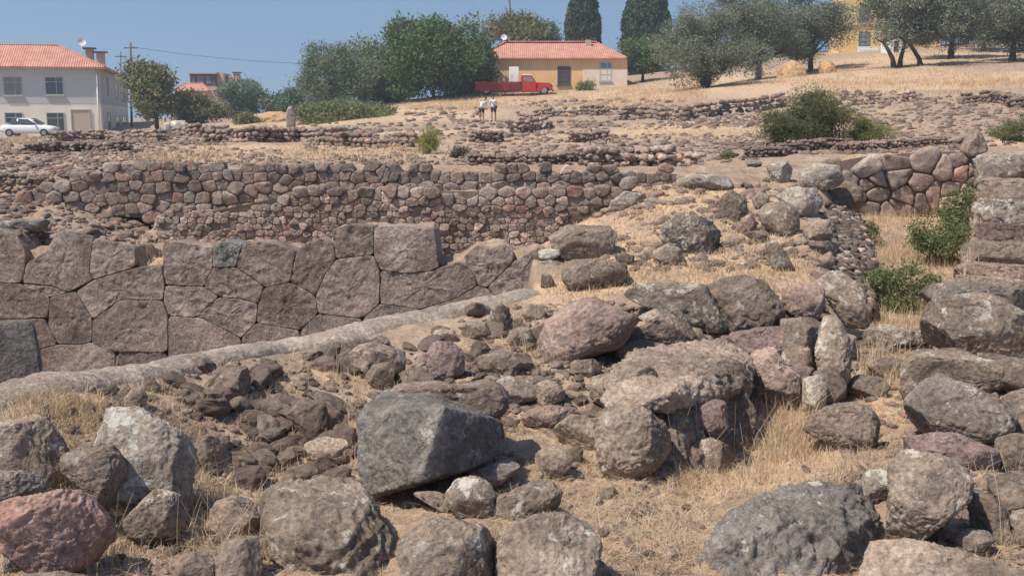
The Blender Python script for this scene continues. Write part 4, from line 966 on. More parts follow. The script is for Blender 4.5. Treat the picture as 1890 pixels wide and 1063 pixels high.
# ------------------------------------------------------------------ rubble nobody could count
def rubble(name, regions, n, px, label_tints, seed, lo=True, hmul=0.6, bright=1.0, mat='far_wall'):
    rg = np.random.default_rng(seed); u, v = uv_in(rg, regions, n); g = ground(u, v); g = g[off_ledge(g)]; n = len(g)
    Vs, Fs, Cs, off = [], [], [], 0
    for k in range(n):
        V, F = BANK_LO[rg.integers(14)]
        s = np.exp(rg.uniform(np.log(px[0]), np.log(px[1]))) * g[k, 1] / FPX * 0.5
        a = rg.uniform(0, 6.28); c, sn = math.cos(a), math.sin(a); f = rg.uniform(.8, 1.35)
        W = V * np.array([s * f, s / f, s * hmul * rg.uniform(.7, 1.2)]); W = np.column_stack([W[:, 0] * c - W[:, 1] * sn, W[:, 0] * sn + W[:, 1] * c, W[:, 2]])
        W += g[k] + np.array([0, 0, s * .05]); Vs.append(W); Fs.append(F + off); off += len(W)
        Cs.append(np.tile(np.array(TINTS[rg.choice(len(TINTS), p=TW)]) * rg.uniform(.7, 1.15) * bright, (len(W), 1)))
    o = link_mesh(name, mesh_np(name, np.vstack(Vs), np.vstack(Fs), np.vstack(Cs)), M[mat]); tag(o, kind='stuff'); return o
rubble('rubble', [(0,250,300,330,18),(250,245,420,270,2),(380,240,560,262,4),(560,240,760,280,4),(60,275,520,305,4),(430,285,760,306,3),(760,290,1300,306,5),(840,225,1130,300,9),
                  (1050,205,1400,240,3),(1130,250,1400,300,6),(1380,265,1800,285,9),(1550,180,1890,215,4),(1600,210,1890,270,6),(1250,220,1420,235,2),(950,185,1300,205,2),(560,228,860,262,2),(740,200,900,225,1),(1480,170,1700,180,1),(0,330,100,380,3)],
       7600, (3, 22), None, 41, hmul=.8, bright=.85)
rubble('rubble', [(150,640,950,900,5),(850,560,1100,800,2),(200,880,500,1063,2),(900,850,1300,1063,1.5),(1350,560,1560,760,4),(1000,560,1400,700,3),(1560,600,1700,900,1),(1690,600,1890,1063,3),(1100,340,1560,500,2),(0,360,420,450,3)],
       8000, (4, 38), None, 42, hmul=.75, bright=.8)

rubble('rubble', [(1895,640,2500,1100,2),(1895,300,2400,640,2),(-500,740,-5,1100,2),(-400,260,-5,400,1),(1895,190,2300,300,1)], 2600, (5, 40), None, 43, hmul=.75, bright=.85)
# ------------------------------------------------------------------ low ruined walls of the excavation
def low_wall(uv, hpx, label, seed, stone=0.5, bright=1.0, thick=0.45, mat='far_wall'):
    rg = np.random.default_rng(seed); g = ground([p[0] for p in uv], [p[1] for p in uv]); hpx = hpx * 1.5; stone = max(stone, 0.46)
    Vs, Fs, Cs, off = [], [], [], 0
    for A, B in zip(g, g[1:]):
        Ln = np.linalg.norm(B[:2] - A[:2]); hm = hpx * (A[1] + B[1]) / 2 / FPX; s = min(hm * stone, 0.42) * 0.6; n = max(2, int(Ln / (s * 1.45)))
        T = (B - A) / max(Ln, .01); Nn = np.array([-T[1], T[0], 0]); rows = max(1, int(round(hm / (s * 1.25)))); lay = max(1, int(thick / (s * 1.6)))
        top = 0.25 + 0.75 * np.clip(perlin(np.column_stack([np.arange(n) * 0.13 + seed, np.zeros(n), np.zeros(n)])) + .7, 0, 1)
        for i in range(n):
            for r in range(rows):
                if r / rows > top[i]: continue
                for l in range(lay):
                    p = A + (B - A) * ((i + rg.uniform(-.3, .3) + .5 * (r % 2)) / n); p = p + Nn * (l - (lay - 1) / 2) * s * 1.6 + rg.normal(0, s * .5, 3)
                    p[2] = float(H(p[0], p[1])) + (r + .4) * s * 1.2
                    V, F = BANK_LO[rg.integers(14)]; f = rg.uniform(.8, 1.3); W = V * np.array([s * f, s, s * rg.uniform(.75, 1.15)])
                    a = math.atan2(T[1], T[0]) + rg.normal(0, .25); c, sn = math.cos(a), math.sin(a)
                    W = np.column_stack([W[:, 0] * c - W[:, 1] * sn, W[:, 0] * sn + W[:, 1] * c, W[:, 2]]) + p
                    Vs.append(W); Fs.append(F + off); off += len(W)
                    Cs.append(np.tile(np.array(TINTS[rg.choice(len(TINTS), p=TW)]) * rg.uniform(.75, 1.15) * bright, (len(W), 1)))
    V = np.vstack(Vs); c0 = V.mean(0)
    o = link_mesh('ruined_wall', mesh_np('ruined_wall', V - c0, np.vstack(Fs), np.vstack(Cs)), M[mat], None, c0); tag(o, label, 'wall')
low_wall([(385,262),(470,262),(556,258)], 17, 'long low grey ruined wall left of the standing stone post', 51)
low_wall([(545,258),(600,262),(645,255)], 16, 'jagged low ruined wall right beside the standing stone post', 52, bright=.9)
low_wall([(590,268),(680,272),(766,272)], 17, 'dark low ruined wall left of the yellow green bush', 53, bright=.75)
low_wall([(878,262),(925,262)], 13, 'short stub of ruined wall below and right of the two walkers', 54, bright=.75)
low_wall([(935,246),(985,241),(1030,236)], 15, 'ruined wall running right from below the two walkers', 55, bright=.85)
low_wall([(1050,263),(1125,258)], 12, 'short low ruined wall in the middle of the bare slope', 56, bright=.85)
low_wall([(868,303),(980,303),(1092,300)], 12, 'flat dark ruined wall just behind the terrace edge', 57, bright=.7)
low_wall([(1085,305),(1190,305),(1295,303)], 24, 'knee high ruined wall of larger stones behind the terrace edge', 58, stone=.42, bright=.95)
low_wall([(1140,222),(1200,218),(1270,224)], 16, 'grey ruined wall below the truck and the yellow house', 59, bright=.85)
low_wall([(1268,222),(1330,212),(1400,205),(1445,196)], 17, 'long ruined wall below the largest olive tree', 60, bright=.85)
low_wall([(1560,197),(1620,192),(1695,186)], 13, 'ruined wall right of the big green bush', 61, bright=.9)
low_wall([(1780,192),(1840,190),(1900,202)], 13, 'ruined wall near the right edge of the slope', 62, bright=.75)
low_wall([(60,285),(140,280),(235,280)], 12, 'low ruined wall across the rubble field below the white house', 63, bright=.8)
low_wall([(100,262),(200,258),(300,262)], 12, 'ruined wall at the top of the rubble field near the parked car', 64, bright=.8)
low_wall([(1395,292),(1470,280),(1560,272)], 11, 'flat dark ruined wall in front of the big green bush', 65, bright=.65)
low_wall([(1560,282),(1680,272),(1795,270)], 10, 'flat ruined wall behind the trench back wall', 66, bright=.8)
low_wall([(960,222),(1040,215),(1130,212)], 12, 'ruined wall between the walkers and the yellow house', 67, bright=.85)
low_wall([(300,252),(360,250),(420,247)], 12, 'ruined wall beside the white stone blocks', 68, bright=.85)

# ------------------------------------------------------------------ dry grass
def blades(name, u, v, per, hgt, wid, spread, mat, seed, lean=0.5, keep=None, use_straw=True):
    rg = np.random.default_rng(seed); g = ground(u, v)
    if use_straw:
        k = straw_at(g[:, 0], g[:, 1]) + 0.35 * perlin(g * np.array([1.8, 1.8, 0])) > rg.uniform(0.1, 0.75, len(g)); g = g[k]
    n = len(g); c = np.repeat(g, per, 0); m = len(c)
    tuft = np.repeat(rg.uniform(.5, 1.2, n), per)
    c[:, :2] += rg.normal(0, spread, (m, 2)) * (c[:, 1:2] / 6 if spread > 0 else 1) ** 0
    c[:, 2] = H(c[:, 0], c[:, 1]) - 0.005
    h = rg.uniform(hgt[0], hgt[1], m) * tuft; a = rg.uniform(0, 2 * np.pi, m); ln = np.abs(rg.normal(0, lean, m)) * h
    d = np.column_stack([np.cos(a), np.sin(a), np.zeros(m)]); b = rg.uniform(0, 2 * np.pi, m); w = np.column_stack([np.cos(b), np.sin(b), np.zeros(m)]) * (wid * rg.uniform(.6, 1.3, m))[:, None]
    up = np.array([0, 0, 1.0])
    p0 = c; p1 = c + d * (ln * .3)[:, None] + up * (h * .55)[:, None]; p2 = c + d * ln[:, None] + up * (h * rg.uniform(.75, 1.0, m))[:, None]
    V = np.stack([p0 - w, p0 + w, p1 - w * .8, p1 + w * .8, p2], 1).reshape(-1, 3)
    i = np.arange(m)[:, None] * 5; F = np.concatenate([i + np.array([[0, 1, 3]]), i + np.array([[0, 3, 2]]), i + np.array([[2, 3, 4]])])
    o = link_mesh(name, mesh_np(name, V, F, smooth=False), mat); tag(o, kind='stuff'); return o
M['straw'] = leaf_mat('dry_straw', (0.57, 0.43, 0.29), (0.68, 0.54, 0.39), (0.42, 0.30, 0.20), 0.3, 2.0)
M['gold'] = leaf_mat('golden_grass', (0.62, 0.43, 0.25), (0.70, 0.51, 0.32), (0.46, 0.32, 0.20), 0.3, 0.3)
rgg = np.random.default_rng(77)
u, v = uv_in(rgg, [(40,700,330,800,5),(200,640,950,740,5),(330,740,660,920,6),(180,880,500,1063,7),(0,740,200,780,1),(900,560,1010,690,2)], 4200)
blades('dry_grass', u, v, 7, (.02, .085), .0016, .04, M['straw'], 78, lean=1.0)
u, v = uv_in(rgg, [(900,640,1110,800,2),(930,860,1300,1063,4),(1230,840,1500,920,3),(1380,740,1520,860,3),(1500,800,1680,900,2),(1580,640,1700,820,3)], 3600)
blades('dry_grass', u, v, 6, (.015, .07), .0016, .04, M['straw'], 79, lean=1.0)
u, v = uv_in(rgg, [(1010,500,1560,560,3),(1130,340,1560,520,8),(1000,340,1200,420,1),(1590,400,1800,620,9),(1560,380,1620,440,1),(250,380,560,500,1.5),(0,380,300,440,1)], 5200)
blades('dry_grass', u, v, 6, (.02, .10), .0028, .07, M['straw'], 80, lean=.9)
u, v = uv_in(rgg, [(330,230,600,245,1),(500,262,800,300,2),(1150,230,1420,260,1.5),(240,270,420,300,1)], 1800)
blades('dry_grass', u, v, 6, (.04, .12), .006, .15, M['straw'], 83, lean=.8)
u, v = uv_in(rgg, [(1600,400,1800,600,9),(1600,640,1700,720,1)], 900)
blades('dry_grass', u, v, 8, (.07, .24), .0026, .06, M['straw'], 87, lean=.45)
u, v = uv_in(rgg, [(1380,740,1500,850,3),(1600,430,1800,560,5),(380,740,460,800,1),(600,750,660,860,1)], 700)
blades('dry_grass', u, v, 7, (.06, .17), .002, .03, M['straw'], 84, lean=.5)
u, v = uv_in(rgg, [(750,165,900,205,3),(880,165,1300,200,5),(1150,140,1300,175,2),(1380,95,1890,160,6),(430,190,560,235,1),(0,250,60,280,1),(1500,150,1890,185,2)], 5200)
blades('dry_grass', u, v, 9, (.10, .34), .012, .3, M['gold'], 81, lean=.35)
# straw litter lying everywhere between the stones
u, v = uv_in(rgg, [(0,700,950,1063,6),(850,560,1110,900,2),(900,860,1300,1063,4),(1230,780,1700,1063,3),(1690,640,1890,1063,2),(1020,340,1560,640,3),(1590,420,1800,700,2)], 9000)
blades('straw_litter', u, v, 4, (.02, .06), .0013, .05, M['straw'], 85, lean=3.0, use_straw=False)
u, v = uv_in(rgg, [(200,660,950,900,6),(350,900,480,1063,2),(0,740,120,800,1),(940,600,1110,700,2),(1240,840,1420,900,2),(1480,820,1700,900,1),(1700,780,1890,1063,1),(0,800,420,1063,5),(1895,640,2400,1100,4),(-400,760,-5,1063,2)], 1000)
blades('dry_grass', u, v, 8, (.04, .13), .0016, .02, M['straw'], 86, lean=.9, use_straw=False)
# tall single stalks
def stalks():
    rg = np.random.default_rng(90)
    mb = MB()
    u, v = uv_in(rg, [(200,860,420,1063,5),(400,980,500,1063,1),(1230,800,1420,880,3),(1300,640,1400,720,1),(560,640,640,720,1),(1840,900,1890,1050,1),(1600,640,1680,760,1)], 95)
    for p in ground(u, v):
        h = rg.uniform(.12, .38); a = rg.uniform(0, 6.28); l = rg.uniform(.1, .6) * h
        q = [p, p + np.array([math.cos(a) * l * .3, math.sin(a) * l * .3, h * .5]), p + np.array([math.cos(a) * l, math.sin(a) * l, h])]
        mb.tube(q, [.0016, .0013, .0008], 4)
    o = mb.build('dry_stalks', M['straw']); tag(o, kind='stuff')
stalks()
# ------------------------------------------------------------------ trees and shrubs
M['bark'] = plain_mat('bark', (0.10, 0.075, 0.06), 0.95, 0.4, 6, bumpd=0.05)
LM = {
 'olive': leaf_mat('olive_leaves', (0.118, 0.137, 0.091), (0.203, 0.216, 0.157), (0.310, 0.323, 0.256), 0.15),
 'green': leaf_mat('green_leaves', (0.065, 0.108, 0.041), (0.126, 0.174, 0.065), (0.211, 0.247, 0.113), 0.25),
 'dark': leaf_mat('dark_leaves', (0.050, 0.069, 0.040), (0.089, 0.108, 0.062), (0.121, 0.134, 0.076), 0.12),
 'grey': leaf_mat('grey_green_leaves', (0.122, 0.154, 0.091), (0.192, 0.223, 0.138), (0.270, 0.286, 0.192), 0.2),
 'brown': leaf_mat('brownish_leaves', (0.186, 0.160, 0.089), (0.134, 0.173, 0.069), (0.303, 0.225, 0.134), 0.2),
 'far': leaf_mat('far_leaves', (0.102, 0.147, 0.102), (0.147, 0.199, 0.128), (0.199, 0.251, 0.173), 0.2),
 'yellow': leaf_mat('yellow_green_leaves', (0.212, 0.238, 0.069), (0.316, 0.303, 0.108), (0.472, 0.407, 0.186), 0.3),
 'hedge': leaf_mat('hedge_leaves', (0.134, 0.173, 0.056), (0.212, 0.225, 0.082), (0.316, 0.277, 0.134), 0.25),
 'weed': leaf_mat('weed_leaves', (0.10, 0.14, 0.05), (0.16, 0.19, 0.075), (0.32, 0.28, 0.15), 0.3),
 'scrub': leaf_mat('scrub_leaves', (0.085, 0.105, 0.045), (0.13, 0.145, 0.065), (0.21, 0.19, 0.10), 0.2),
 'dry': leaf_mat('dry_bush_leaves', (0.342, 0.264, 0.160), (0.446, 0.355, 0.225), (0.238, 0.173, 0.121), 0.2),
}
def leaves(C, R, n_lobe, n_leaf, size, rg, narrow=0.5, hang=0.0, shell=0.55, lobe=(.18, .50), lobes=None):
    """leaf quads round lobes spread in an ellipsoid of centre C, radii R (local metres)"""
    R = np.array(R, float); C = np.array(C, float)
    if lobes is None:
        L_ = []
        while len(L_) < n_lobe:
            d = rg.uniform(-1, 1, 3)
            if (np.abs(d) ** 2.6).sum() < 1: L_.append(C + d * R * rg.uniform(.6, .78))
        lobes = np.array(L_)
    lr = R[None] * rg.uniform(lobe[0], lobe[1], (len(lobes), 1)) * rg.uniform(.8, 1.2, (len(lobes), 3))
    k = rg.integers(0, len(lobes), n_leaf // 12)
    d = rg.normal(size=(len(k), 3)); d /= np.linalg.norm(d, axis=1)[:, None]
    r = shell + (1 - shell) * rg.random(len(k)) ** .6
    cc = lobes[k] + d * lr[k] * r[:, None]                       # twig centres
    c = np.repeat(cc, 12, 0) + rg.normal(0, 1, (len(cc) * 12, 3)) * size * np.array([1.7, 1.7, 1.3])
    if hang: c[:, 2] -= np.abs(rg.normal(0, hang, len(c)))
    m = len(c); a = rg.normal(size=(m, 3)); a[:, 2] -= hang * 1.5; a /= np.linalg.norm(a, axis=1)[:, None]
    b = np.cross(a, rg.normal(size=(m, 3))); b /= np.linalg.norm(b, axis=1)[:, None]
    s = size * rg.uniform(.5, 1.15, m)
    a *= s[:, None]; b *= (s * narrow)[:, None]
    V = np.stack([c - a, c - b * .8 + a * .1, c + a, c + b * .8 + a * .1], 1).reshape(-1, 3)
    return V, np.arange(m * 4).reshape(m, 4), lobes
def plant(name, label, cat, u, vb, Y, w_px, vt, kind, n_leaf, size, group=None, trunk=None, lobes=12, crown_bot=None, seed=0, narrow=.5, hang=0.0, shape='round', depth=1.0, shell=.55, stems=1, tr=0.2, base=None):
    rg = np.random.default_rng(seed + int(u))
    G = P(u, vb, Y); sc = Y / FPX
    zb = float(H(G[0], G[1])); G[2] = min(zb, G[2]) if base is None else base
    t = empty(name, G); tag(t, label, cat, group)
    top = (P(u, vt, Y)[2] - G[2]); cb = (P(u, crown_bot, Y)[2] - G[2]) if crown_bot is not None else top * .25
    R = np.array([w_px * sc / 2, w_px * sc / 2 * depth, (top - cb) / 2]); C = np.array([0, 0, (top + cb) / 2])
    if cat in ('bush', 'plant', 'shrub'): cb = 0; R[2] = top * .56; C[2] = top * .42
    if shape == 'cone':
        k = 26; z = np.linspace(cb, top, k); rr = np.interp(z / top, [0, .15, .55, .85, 1], [.75, .95, 1, .62, .12]) * R[0]
        V, F = [], []; off = 0; allV = []; allF = []
        m = n_leaf
        zz = cb + (top - cb) * rg.random(m); rad = np.interp(zz / top, [0, .15, .55, .85, 1], [.75, .95, 1, .62, .10]) * R[0]
        an = rg.uniform(0, 2 * np.pi, m); rad *= (0.66 + .40 * rg.random(m) ** .6) * (1 + .20 * perlin(np.column_stack([np.cos(an) * 2, np.sin(an) * 2, zz * .8])) + .10 * perlin(np.column_stack([np.cos(an) * 6, np.sin(an) * 6, zz * 2.4])))
        c = np.column_stack([rad * np.cos(an), rad * np.sin(an), zz]); a = rg.normal(size=(m, 3)) * .5; a[:, 2] += 1; a /= np.linalg.norm(a, axis=1)[:, None]
        b = np.cross(a, rg.normal(size=(m, 3))); b /= np.linalg.norm(b, axis=1)[:, None]; s = size * rg.uniform(.6, 1.2, m)
        a *= s[:, None] * 1.3; b *= s[:, None] * .5
        V = np.stack([c - a, c - b, c + a, c + b], 1).reshape(-1, 3); F = np.arange(m * 4).reshape(m, 4); lob = np.array([[0, 0, top * .6]])
    else:
        V, F, lob = leaves(C, R, lobes, n_leaf, size, rg, narrow, hang, shell)
        lo = V[:, 2] < .02; V[lo, 2] = rg.random(lo.sum()) * .1
    link_mesh('crown', mesh_np('crown', V, F, smooth=False), LM[kind], t)
    mb = MB()
    if stems == 1 and trunk is None: trunk = [(0, 0)]
    trunk = trunk or [(rg.uniform(-.25, .25) * R[0], rg.uniform(-.25, .25) * R[0]) for _ in range(stems)]
    sel = lob[np.argsort(rg.random(len(lob)))]
    for q, tk in enumerate(trunk):
        x0, y0 = tk[0], tk[1]; lean = tk[2] if len(tk) > 2 else 0.0
        fork = np.array([x0 + lean, y0, max(cb * 1.0, top * .22)])
        mb.tube([(x0, y0, -.2), (x0 + lean * .15, y0, fork[2] * .3), (x0 + lean * .6, y0 + .05 * tr, fork[2] * .7), fork], [tr * 1.5, tr * 1.05, tr * .85, tr * .7], 9)
        for l in sel[q::len(trunk)][:7]:
            mid = (fork + l) / 2 + rg.normal(0, .08, 3) * R[0]
            mb.tube([fork, mid, l], [tr * .6, tr * .35, tr * .12], 6)
    mb.build('trunk' if cat == 'tree' else 'stem', M['bark'], t, smooth=True)
    return t
plant('broadleaf_tree', 'bushy green and rusty tree right beside the white two storey house', 'tree', 290, 243, 96, 105, 103, 'brown', 9000, .22, lobes=14, crown_bot=225, seed=1)
plant('small_tree', 'low reddish brown tree in front of the distant red roofed house', 'tree', 375, 236, 100, 120, 168, 'brown', 7000, .2, lobes=12, crown_bot=232, seed=2)
plant('broadleaf_tree', 'hazy blue green tree right of the distant house with chimneys', 'tree', 455, 222, 135, 120, 146, 'far', 9000, .24, lobes=12, crown_bot=222, seed=3)
plant('broadleaf_tree', 'hazy blue green tree behind the standing stone post', 'tree', 525, 222, 132, 100, 160, 'far', 6000, .26, lobes=10, crown_bot=218, seed=4)
plant('weeping_tree', 'grey green drooping tree at the left end of the tree row', 'tree', 634, 208, 104, 185, 62, 'grey', 32000, .17, lobes=22, crown_bot=206, seed=5, narrow=.35, hang=.35)
plant('tall_tree', 'tall dull green tree between the drooping tree and the leafy one', 'tree', 712, 208, 108, 160, 50, 'grey', 28000, .2, lobes=20, crown_bot=206, seed=6)
plant('leafy_tree', 'tall bright leafy tree with a pointed top left of the yellow house', 'tree', 800, 198, 104, 200, 18, 'green', 34000, .22, lobes=28, crown_bot=194, seed=7)
plant('leafy_tree', 'leafy green tree touching the left end of the yellow house', 'tree', 862, 192, 108, 130, 58, 'green', 20000, .22, lobes=18, crown_bot=190, seed=8)
plant('sparse_tree', 'thin yellowish tree rising behind the roof of the yellow house', 'tree', 935, 150, 126, 160, 18, 'brown', 6500, .25, lobes=16, crown_bot=100, seed=9)
plant('sparse_tree', 'small blue green tree behind the yellow house roof near the first cypress', 'tree', 1008, 150, 128, 70, 42, 'far', 3000, .25, lobes=9, crown_bot=90, seed=10)
plant('cypress', 'dark columnar cypress directly behind the yellow house roof', 'tree', 1075, 150, 134, 62, -45, 'dark', 16000, .2, seed=11, shape='cone', crown_bot=140)
plant('cypress', 'wide dark columnar cypress right of the yellow house', 'tree', 1191, 150, 132, 84, -55, 'dark', 20000, .2, seed=12, shape='cone', crown_bot=140)
plant('leafy_tree', 'green tree under the wide cypress at the right corner of the yellow house', 'tree', 1186, 160, 114, 90, 62, 'green', 9000, .2, lobes=12, crown_bot=145, seed=13)
OG = None
plant('olive_tree', 'big spreading olive tree with a thick dark trunk casting shade on the slope', 'tree', 1302, 163, 80, 220, 8, 'olive', 42000, .13, lobes=22, crown_bot=158, seed=14, narrow=.3, tr=.42, shell=.4)
plant('olive_tree', 'tall olive tree right behind the thick trunked one', 'tree', 1400, 140, 92, 200, -14, 'olive', 40000, .15, lobes=22, crown_bot=136, seed=15, narrow=.3, tr=.3, shell=.4)
plant('olive_tree', 'darker olive tree standing between the two straw heaps', 'tree', 1496, 128, 98, 165, 0, 'olive', 32000, .15, lobes=18, crown_bot=124, seed=16, narrow=.3, tr=.25, shell=.4)
plant('olive_tree', 'olive tree on three slanting trunks in front of the orange house', 'tree', 1688, 118, 88, 240, -75, 'olive', 62000, .15, lobes=30, crown_bot=92, seed=17, narrow=.35, tr=.17, shell=.15, trunk=[(-1.6, 0, -.9), (-1.1, .2, .35), (.4, -.3, -1.1)])
plant('olive_tree', 'olive tree with a bushy trunk right of the three trunked one', 'tree', 1755, 108, 100, 200, -70, 'olive', 48000, .16, lobes=26, crown_bot=100, seed=18, narrow=.35, tr=.3, shell=.15)
plant('olive_tree', 'olive tree at the right edge of the photo', 'tree', 1868, 122, 90, 220, -70, 'olive', 54000, .15, lobes=28, crown_bot=108, seed=19, narrow=.35, tr=.3, shell=.15)
plant('olive_tree', 'pale olive tree behind the last two on the hilltop', 'tree', 1815, 100, 112, 150, -60, 'olive', 22000, .17, lobes=16, crown_bot=92, seed=20, narrow=.3, tr=.25, shell=.35)
plant('pine_tree', 'dark pine whose crown cuts the top edge above the tall olive', 'tree', 1350, 120, 132, 90, -90, 'dark', 7000, .22, lobes=9, crown_bot=18, seed=21)
plant('pine_tree', 'dark pine whose crown cuts the top edge left of the orange house', 'tree', 1455, 115, 134, 110, -90, 'dark', 7000, .22, lobes=9, crown_bot=15, seed=22)
plant('shrub', 'round yellow green hedge shrub with a dark hollow at its foot', 'shrub', 590, 232, 88, 110, 188, 'hedge', 8000, .15, lobes=10, crown_bot=230, seed=23)
plant('shrub', 'long low yellow green hedge shrub right of the hollow one', 'shrub', 688, 228, 90, 130, 190, 'hedge', 8000, .15, lobes=12, crown_bot=226, seed=24)
plant('shrub', 'small green shrub left of the standing stone post', 'shrub', 458, 234, 92, 44, 205, 'hedge', 2500, .14, lobes=6, crown_bot=232, seed=25)
plant('shrub', 'low green scrub below the drooping tree', 'shrub', 640, 208, 98, 130, 180, 'grey', 6000, .16, lobes=10, crown_bot=206, seed=26)
plant('shrub', 'olive green shrub against the foot of the yellow house wall', 'shrub', 1080, 172, 106, 34, 150, 'hedge', 1500, .12, lobes=5, crown_bot=170, seed=27)
plant('shrub', 'low dark scrub under the trees left of the red truck', 'shrub', 860, 182, 106, 60, 158, 'dark', 3500, .16, lobes=6, crown_bot=180, seed=28)
b0 = ground(1490, 268)[0]
plant('bush', 'big feathery green bush in the middle of the slope', 'bush', 1505, 266, b0[1] + .3, 140, 148, 'scrub', 26000, .035, lobes=26, crown_bot=262, seed=29, narrow=.22, stems=6, tr=.015, shell=.2)
plant('bush', 'lower left green bush merging with the big feathery one', 'bush', 1440, 272, b0[1] - .3, 120, 198, 'scrub', 15000, .035, lobes=18, crown_bot=270, seed=30, narrow=.22, stems=5, tr=.012, shell=.2)
plant('bush', 'low yellowish bush at the right foot of the big feathery one', 'bush', 1590, 266, b0[1] + .4, 110, 212, 'hedge', 11000, .032, lobes=15, crown_bot=264, seed=31, narrow=.22, stems=5, tr=.01, shell=.2)
plant('bush', 'dry brown bush sticking up behind the big feathery green one', 'bush', 1545, 262, b0[1] + .9, 90, 155, 'dry', 4000, .03, lobes=9, crown_bot=250, seed=32, narrow=.22, stems=6, tr=.012, shell=.2)
b1 = ground(790, 285)[0]
plant('bush', 'yellow green upright bush left of the path below the walkers', 'bush', 790, 284, b1[1], 48, 230, 'yellow', 3200, .035, lobes=9, crown_bot=280, seed=33, narrow=.2, stems=6, tr=.01, shell=.1)
b2 = ground(1865, 262)[0]
plant('bush', 'tall green weeds at the right edge of the slope', 'bush', 1862, 263, b2[1], 100, 212, 'weed', 5000, .03, lobes=12, crown_bot=260, seed=34, narrow=.2, stems=7, tr=.008, shell=.1)
plant('weed', 'leafy green plant climbing the right side of the trench', 'plant', 1772, 420, 12.6, 80, 322, 'weed', 4600, .022, lobes=18, crown_bot=410, seed=35, stems=4, tr=.008, shell=.1)
plant('weed', 'green and straw coloured plant on the trench floor below the climbing one', 'plant', 1735, 455, 11.6, 150, 388, 'weed', 4600, .022, lobes=22, crown_bot=445, seed=36, stems=5, tr=.007, shell=.1)
plant('weed', 'dense green plant growing beside the dark rubble side of the mound', 'plant', 1665, 545, 9.5, 150, 474, 'weed', 5600, .018, lobes=24, crown_bot=535, seed=37, stems=5, tr=.006, shell=.1)
plant('weed', 'small pale green plant in the far left corner of the trench', 'plant', 1615, 415, 12.6, 40, 385, 'weed', 500, .02, lobes=5, crown_bot=412, seed=38, stems=3, tr=.005, shell=.1)
plant('weed', 'small green tuft in front of the ruined walls right of centre', 'plant', 1343, 297, 16.5, 30, 276, 'weed', 600, .02, lobes=5, crown_bot=295, seed=39, stems=3, tr=.004, shell=.1)
plant('weed', 'dark scrubby plant among the stones right of the yellow green bush', 'plant', 850, 298, 18, 46, 270, 'dark', 900, .025, lobes=6, crown_bot=295, seed=40, stems=4, tr=.006, shell=.1)
# ------------------------------------------------------------------ houses
PM = {
 'cream': plain_mat('cream_plaster', (0.80, 0.74, 0.65), .9, .10, .5), 'greyw': plain_mat('grey_plaster', (0.52, 0.52, 0.50), .9, .05, 1.2),
 'ochre': plain_mat('ochre_plaster', (0.74, 0.49, 0.26), .9, .12, .8), 'peach': plain_mat('peach_plaster', (0.74, 0.60, 0.50), .9, .1, .9),
 'orange': plain_mat('orange_plaster', (0.78, 0.52, 0.24), .9, .18, .8), 'white': plain_mat('white_paint', (0.78, 0.77, 0.74), .6, .04, 2),
 'pinkw': plain_mat('pink_plaster', (0.50, 0.34, 0.29), .9, .15, .6), 'darkroof': plain_mat('dark_roof', (0.085, 0.07, 0.07), .8, .2, .8),
 'glass': plain_mat('window_glass', (0.06, 0.075, 0.085), .12, .1, 1, spec=.6), 'curtain': plain_mat('curtained_glass', (0.20, 0.20, 0.19), .3, .15, 3, spec=.5),
 'frame': plain_mat('window_frame_grey', (0.42, 0.41, 0.39), .6, .05, 2), 'shutter': plain_mat('dark_shutter', (0.07, 0.075, 0.085), .5, .1, 2),
 'bluef': plain_mat('pale_blue_frame', (0.40, 0.45, 0.47), .6, .05, 2), 'bluepane': plain_mat('blue_pane', (0.16, 0.22, 0.27), .3, .1, 2, spec=.5),
 'red': plain_mat('red_paint', (0.42, 0.03, 0.025), .45, .15, 1.5, spec=.4), 'dred': plain_mat('dark_red_boards', (0.20, 0.025, 0.03), .7, .2, 1.5),
 'black': plain_mat('rubber', (0.02, 0.02, 0.02), .8, .1, 4), 'steel': plain_mat('steel', (0.35, 0.35, 0.36), .4, .08, 4, metal=.6),
 'carw': plain_mat('white_car_paint', (0.74, 0.76, 0.80), .3, .02, 1, spec=.5), 'lamp': plain_mat('lamp_glass', (0.5, 0.45, 0.4), .2, .05, 1, spec=.6),
 'wood': plain_mat('weathered_wood', (0.12, 0.10, 0.09), .9, .2, 4), 'panel': plain_mat('beige_panel', (0.52, 0.44, 0.34), .85, .05, 1),
 'marble': plain_mat('marble', (0.68, 0.66, 0.60), .7, .1, 4, bumpd=.02),
}
def roof_mat():
    m, nt, b = new_mat('red_roof_tiles'); tc = N(nt, 'ShaderNodeTexCoord'); vec = tc.outputs['Object']
    n1 = noise_n(nt, vec, 1.2, 5, .6); n2 = noise_n(nt, vec, 14, 4, .7)
    c = mix(nt, ramp(nt, n1, [(.35, 0), (.65, 1)]), (0.46, 0.20, 0.15), (0.58, 0.30, 0.24)); c = mix(nt, .5, c, ramp(nt, n2, [(.3, .3), (.7, .7)]), 'OVERLAY')
    w = N(nt, 'ShaderNodeTexWave', wave_type='BANDS', bands_direction='X'); w.inputs['Scale'].default_value = 1.6; L(nt, vec, w.inputs['Vector'])
    w2 = N(nt, 'ShaderNodeTexWave', wave_type='BANDS', bands_direction='Z', wave_profile='SAW'); w2.inputs['Scale'].default_value = 1.5; L(nt, vec, w2.inputs['Vector'])
    L(nt, c, b.inputs['Base Color']); b.inputs['Roughness'].default_value = .9; bump(nt, b, [(w.outputs[0], .8, .06), (w2.outputs[0], .6, .05)]); return m
PM['roof'] = roof_mat()
